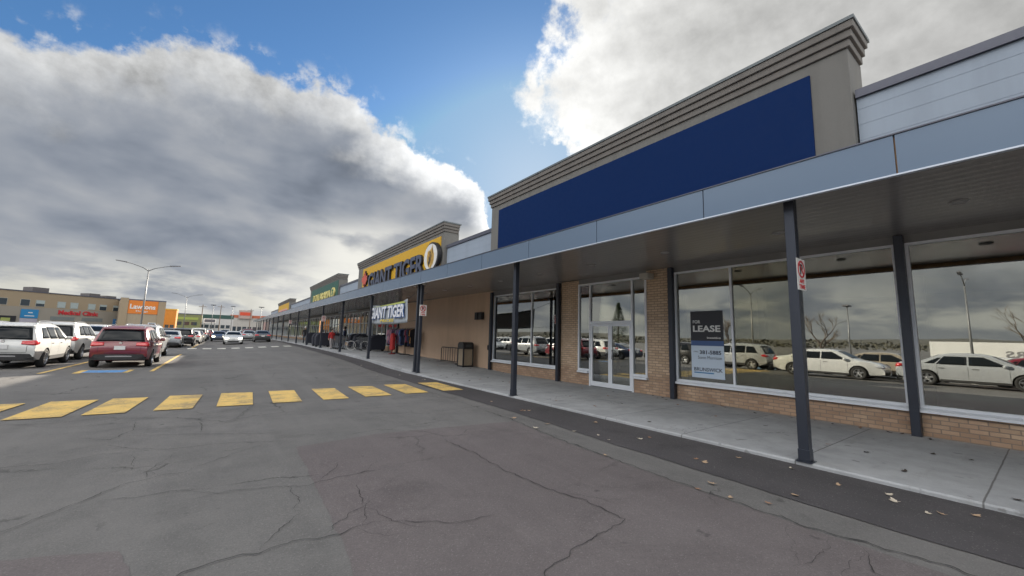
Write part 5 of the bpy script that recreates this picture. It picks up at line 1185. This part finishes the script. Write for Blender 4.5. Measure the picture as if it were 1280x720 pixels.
def block(name, label, x0, x1, y0, y1, H, mt, roofmt=CAPM, rh=.4, cat='building'):
    o = thing(name, label, cat, ((x0 + x1) / 2, y0, 0)); b = MB(); b.box(x0, x1, y0, y1, -.2, H); b.build('wall', mt, o)
    b = MB(); b.box(x0 - .1, x1 + .1, y0 - .12, y1 + .1, H, H + rh); b.build('roof_edge', roofmt, o); return o
def windows_row(o, x0, x1, y, z0, z1, n, mt=HW):
    for i in range(n):
        w = (x1 - x0) / n; b = MB(); b.box(x0 + w * i + .12 * w, x0 + w * (i + 1) - .12 * w, y - .08, y - .01, z0, z1); b.build('window', mt, o)
OR = mat('orange_panel', (.55, .20, .02), .5); OLV = mat('olive_wall', (.20, .21, .10), .9)
o = block('yellow_kiosk', 'tall narrow orange yellow block beside the pharmacy', -17.6, -14.4, 190, 196, 8.4, OR, mat('kiosk_top', (.6, .35, .05), .5)); windows_row(o, -17.4, -14.6, 190, 1, 3, 2)
o = block('olive_building', 'low olive green building behind the lot', -25, -9, 240, 255, 8.5, OLV); windows_row(o, -24, -10, 240, 3.5, 5, 5); b = MB(); b.box(-24.5, -10, 239.86, 239.9, 6.0, 7.2); b.build('sign_band', mat('lime_band', (.30, .36, .08), .6), o)
o = block('white_building', 'long low white building with dark green roof band', -16, 4, 260, 275, 7.5, mat('chalk_wall', (.5, .5, .5), .8), mat('dark_green_band', (.03, .08, .07), .6), 2.0); windows_row(o, -15, 3, 260, 2.5, 4.2, 8)
o = block('superstore', 'big pale superstore with orange red roof band far down the lane', 3, 44, 300, 350, 9.5, mat('superstore_wall', (.42, .40, .37), .8), mat('orange_red_band', (.42, .12, .06), .6), 1.7); windows_row(o, 4, 20, 300, 1, 4, 6)
b = MB(); b.box(7, 14, 298.8, 299.8, 9.0, 14.2); b.build('entrance_tower', mat('superstore_tower', (.40, .30, .27), .8), o); b = MB(); b.box(7.6, 13.4, 298.7, 298.79, 11.0, 13.0); b.build('sign_panel', mat('superstore_red', (.6, .07, .03), .5), o)
o = block('pink_building', 'low pinkish building between the superstore and the shop row', 17, 34, 230, 250, 7.0, mat('pink_wall', (.38, .25, .23), .9), mat('pink_band', (.30, .17, .16), .7), .8); windows_row(o, 18, 33, 230, 1, 3.2, 7)
o = block('far_shop', 'dark fronted shop with red sign past the end of the row', 12.5, 30, 150, 168, 6.2, mat('far_shop_wall', (.16, .13, .12), .8)); b = MB(); b.box(13.2, 20, 149.84, 149.95, 4.2, 5.6); b.build('sign_panel', mat('far_red', (.5, .05, .05), .5), o); windows_row(o, 13, 29, 150, .8, 3.6, 6)
o = thing('sign_board', 'white framed road sign board on two posts in the distance', 'sign', (-4, 200, 0))
b = MB(); b.box(-6.6, -2.6, 199.9, 200.1, 4.3, 6.0); b.build('board', SIGNW, o); b = MB(); b.box(-6.3, -2.9, 199.86, 199.89, 4.6, 5.7); b.build('sign_panel', mat('board_dark', (.1, .1, .12), .6), o)
for x in (-6.2, -3.0): b = MB(); b.box(x - .1, x + .1, 199.92, 200.08, -.1, 4.29); b.build('post', GALV, o)
# truck trailer mirrored in the right window
TZ = zroad(-38, -1)
tr = thing('truck_trailer', 'long white semi trailer with grey lettering, mirrored in the right window', 'trailer', (-38, -1, TZ))
b = MB(); b.box(-39.3, -36.8, -11, 7.5, TZ + 1.15, TZ + 3.75); b.build('box', mat('trailer_white', (.66, .66, .64), .4, vary=.03), tr)
b = MB(); b.box(-39, -37.1, -10.6, 7.2, TZ + .95, TZ + 1.14); b.build('chassis', BLACK, tr)
for y in (-7.6, -6.3, 3.6, 4.9):
    for x in (-38.95, -37.15): b = MB(); b.lathe([(.3, -.15), (.5, -.12), (.5, .12), (.3, .15)], (x, y, TZ + .5), 'x', 20, closed=True); b.build('wheel', RUBBER, tr)
text_part('CARRIERS', 'lettering', tr, mat('letter_grey', (.18, .18, .19), .5), (-36.795, -2.2, TZ + 2.4), (0, 5.0, 0), (0, 0, .6), (.01, 0, 0), .03)

# ------------------------------------------------------------------ trees, hills
BARK = mat('bark', (.07, .055, .045), .95)
def bare_tree(x, y, H, seed, label):
    o = thing('bare_tree', label, 'tree', (x, y, zroad(x, y)), 'bare trees round the lot'); rr = random.Random(seed); b = MB(); tw = MB()
    def grow(p, d, L, r, k):
        q = p + d * L; mid = p.lerp(q, .5) + Vector((rr.uniform(-1, 1), rr.uniform(-1, 1), 0)) * L * .06
        (b if k > 3 else tw).tube([p, mid, q], [r, r * .85, r * .66], 6 if k > 3 else 3, cap=False)
        if k == 0: return
        for i in range(rr.choice((2, 3, 3)) if k > 1 else 3):
            nd = (d + Vector((rr.uniform(-1, 1), rr.uniform(-1, 1), rr.uniform(-.35, .6))) * .62).normalized(); grow(q if i < 2 else p.lerp(q, .6), nd, L * rr.uniform(.62, .84), r * .6, k - 1)
    grow(Vector((x, y, zroad(x, y) - .1)), Vector((0, 0, 1)), H * .26, H * .022, 6)
    b.build('trunk', BARK, o, smooth=True); tw.build('crown', mat('twigs', (.13, .10, .07), .95), o)
for i, (x, y, H, lb) in enumerate(((-62, 2, 10, 'bare tree left of the view behind the trailer'), (-70, 26, 11, 'bare tree left of the view, mirrored between lamp posts'), (-75, 45, 10, 'bare tree left of the view near the conifer'), (-66, -22, 11, 'bare tree left of the view beyond the trailer end'))): bare_tree(x, y, H, i + 3, lb)
def conifer(x, y, H, label):
    o = thing('conifer_tree', label, 'tree', (x, y, 0)); rr = random.Random(5); b = MB(); b.tube([(x, y, -.1), (x, y, H * .95)], [.16, .03], 8); b.build('trunk', BARK, o)
    b = MB()
    for i in range(2600):
        t = rr.random() ** .8; z = .5 + t * (H - .5); rad = (1 - t) * H * .27 * (.75 + .35 * rr.random()) + .05; a = rr.uniform(0, 6.28); q = rad * math.sqrt(rr.random()) if rr.random() < .4 else rad
        c = Vector((x + q * math.cos(a), y + q * math.sin(a), z - .15 * q)); d = Vector((math.cos(a), math.sin(a), -.3)); e = Vector((-math.sin(a), math.cos(a), rr.uniform(-.4, .4))); s = rr.uniform(.10, .22)
        b.add([c - e * s * .5, c + d * s * 1.6, c + e * s * .5, c - d * s * .4], [(0, 1, 2, 3)])
    b.build('crown', leafy('conifer_needles', (.022, .040, .022), (.05, .075, .035)), o)
conifer(-33, 43, 8.0, 'dark conifer left of the view, mirrored in the entrance glass')
def hills():
    rows = []; b = MB()
    for j, (rad, h) in enumerate(((900, -2), (1000, 10), (1250, 20), (1700, 4))):
        r_ = []
        for i in range(121):
            a = R(-175 + i * 2.0); k = 1 + .5 * mnoise.noise(Vector((i * .13, j * .2, 2))) + .2 * mnoise.noise(Vector((i * .5, j, 5)))
            r_.append((rad * math.sin(a), rad * math.cos(a), h * k))
        rows.append(r_)
    b.grid(rows); struct(b.build('hills', leafy('wooded_hill', (.055, .06, .045), (.10, .085, .06)), None, smooth=True))
hills()
def treeline():
    b = MB(); rr = random.Random(9)
    for i in range(5200):
        a = R(rr.uniform(-110, 14)); rad = rr.uniform(330, 420); hx = 5 + 3.5 * mnoise.noise(Vector((math.degrees(a) * .35, 1, 1))) + 2 * mnoise.noise(Vector((math.degrees(a) * 1.7, 3, 1))); z = rr.random() * max(2, hx); s = rr.uniform(.5, 1.3)
        c = Vector((rad * math.sin(a), rad * math.cos(a), z)); d = Vector((rr.uniform(-1, 1), rr.uniform(-1, 1), rr.uniform(-.4, 1))).normalized() * s; e = d.cross(Vector((rr.uniform(-1, 1), rr.uniform(-1, 1), .3))).normalized() * s
        b.add([c - d, c + e, c + d, c - e], [(0, 1, 2, 3)])
    o = tag(b.build('far_trees', leafy('far_foliage', (.045, .05, .035), (.09, .08, .055)), None, fix=False), 'far wooded belt along the horizon behind the buildings', 'trees'); o['kind'] = 'stuff'
treeline()

# ------------------------------------------------------------------ fallen leaves
LT = [mat('leaf_tan', (.40, .28, .18), .8), mat('leaf_pale', (.52, .46, .37), .8), mat('leaf_dark', (.05, .038, .03), .85), mat('leaf_rust', (.27, .15, .09), .8)]
def leaf_mesh(mt, seed, flat):
    rr = random.Random(seed); b = MB(); pts = [(c * .5, a * .5) for a, c in [(y_, x_) for x_, y_ in leaf]]; pts = [(p * (1 + rr.uniform(-.15, .15)), q * (1 + rr.uniform(-.15, .15))) for p, q in pts]
    curl = rr.uniform(.25, .6) * flat; bend = rr.uniform(-.3, .3)
    def z(p, q): return .06 + curl * (p * p + q * q * .6) + bend * flat * p * q
    n = len(pts); vs = [(0, 0, z(0, 0))] + [(p * .5, q * .5, z(p * .5, q * .5)) for p, q in pts] + [(p, q, z(p, q)) for p, q in pts]
    fs = [(0, 1 + i, 1 + (i + 1) % n) for i in range(n)] + [(1 + i, 1 + n + i, 1 + n + (i + 1) % n, 1 + (i + 1) % n) for i in range(n)]
    b.add(vs, fs); o = b.build('fallen_leaf', mt, None, recenter=False); return o
PROT = {(m_, k): leaf_mesh(LT[m_], m_ * 10 + k, 1 if m_ != 2 else .8) for m_ in range(4) for k in range(3)}; LU = set()
def put_leaf(x, y, z, m_, s, label, group):
    k = random.randrange(3); o = PROT[(m_, k)]
    if (m_, k) in LU: o = o.copy(); COL.objects.link(o)
    LU.add((m_, k)); o.location = (x, y, z); o.scale = (s, s * random.uniform(.7, 1), s); o.rotation_euler = (random.uniform(-.15, .15), random.uniform(-.15, .15), random.uniform(0, 6.28)); tag(o, label, 'leaf', group)
LEAF_TAN = [(5.08, 5.76), (4.68, 5.61), (5.17, 4.38), (5.92, 4.13), (5.43, 3.06), (5.39, 2.92), (6.03, 2.77), (6.13, 2.17), (5.92, 1.63), (6.03, 1.22), (5.83, 1.14), (5.71, 0.88), (5.81, 0.8), (4.37, 2.45), (4.43, 2.14), (4.61, 1.85), (5.1, 1.78), (4.47, 3.83), (5.27, 4.68), (6.05, 0.6), (4.66, 2.45), (5.68, 4.15), (5.11, 5.09), (6.01, 5.41), (5.49, 7.09), (4.71, 14.71), (5.0, 15.66), (5.55, 7.05), (4.23, 19.4), (4.76, 9.75), (6.34, 13.52), (6.0, 13.62), (5.57, 8.41), (5.56, 19.89), (5.32, 17.86), (5.64, 7.02), (5.83, 15.46), (4.85, 6.5), (6.06, 13.56)]
LEAF_DARK = [(9.25, 5.64), (7.17, 6.46), (8.51, 3.39), (7.88, 2.26), (7.82, 1.79), (8.61, 1.21), (8.67, 0.84), (7.09, 1.26), (9.91, 1.4), (6.78, 4.74), (8.59, 4.38), (8.09, 6.42), (7.75, 7.88), (6.84, 0.37), (9.69, 23.53), (9.83, 23.42), (9.42, 16.08), (9.88, 17.23), (7.03, 27.21), (7.44, 10.13), (8.18, 29.21), (7.72, 21.41), (8.01, 18.67), (8.69, 15.07), (9.77, 20.44), (9.86, 22.69), (10.07, 26.7), (7.25, 22.44), (9.98, 26.79), (8.63, 27.81), (7.42, 23.42), (8.65, 26.13), (6.92, 13.55), (10.07, 26.64), (9.42, 9.04), (7.21, 16.44), (9.31, 13.76), (6.85, 27.07), (6.85, 21.13), (7.83, 23.52), (10.03, 27.26), (10.09, 18.62), (6.96, 14.12), (6.81, 20.79), (8.09, 11.54), (7.23, 21.04), (9.65, 7.98), (9.96, 14.22), (7.98, 27.62), (8.47, 17.59), (8.73, 21.81), (8.81, 19.86), (8.42, 28.63), (9.15, 16.92), (7.72, 12.47), (8.47, 29.49), (6.74, 19.61), (8.67, 16.55), (8.79, 7.46), (6.9, 21.54), (8.29, 21.43), (7.9, 22.62), (9.21, 23.26), (6.91, 7.51), (9.98, 22.55), (8.25, 12.78), (7.79, 20.63), (7.76, 15.37), (8.73, 15.49), (7.98, 13.91), (6.79, 24.76), (9.2, 20.09), (7.46, 14.13), (7.51, 25.49), (8.18, 11.31), (7.05, 23.06), (7.83, 14.41), (8.19, 26.17), (7.28, 26.68), (8.91, 14.74), (8.23, 27.35), (7.11, 12.18), (7.35, 19.18), (9.55, 25.56), (10.05, 5.84), (9.99, 4.85), (10.05, 1.78), (9.97, 2.75), (10.07, 3.08), (9.99, 3.5), (9.97, 6.52), (10.03, 1.94), (9.74, 6.28), (10.09, 6.92), (9.76, 6.56), (9.95, 2.33), (10.09, 4.98), (9.81, 4.11), (10.07, 2.36), (9.97, 1.41)]
GA, GS = 'tan leaves on the asphalt', 'dark leaves on the sidewalk'
for i, (x, y) in enumerate(LEAF_TAN): put_leaf(x, y, zroad(x, y) + .010, random.choice((0, 0, 1, 3)), random.uniform(.07, .12), 'dry tan fallen leaf on the asphalt beside the kerb', GA)
for i, (x, y) in enumerate(LEAF_DARK): put_leaf(x, y, zwalk(y) + .006, random.choice((2, 2, 2, 3)), random.uniform(.08, .13), 'dark wet fallen leaf lying on the concrete sidewalk', GS)
for k, o in PROT.items():
    if k not in LU: bpy.data.objects.remove(o)
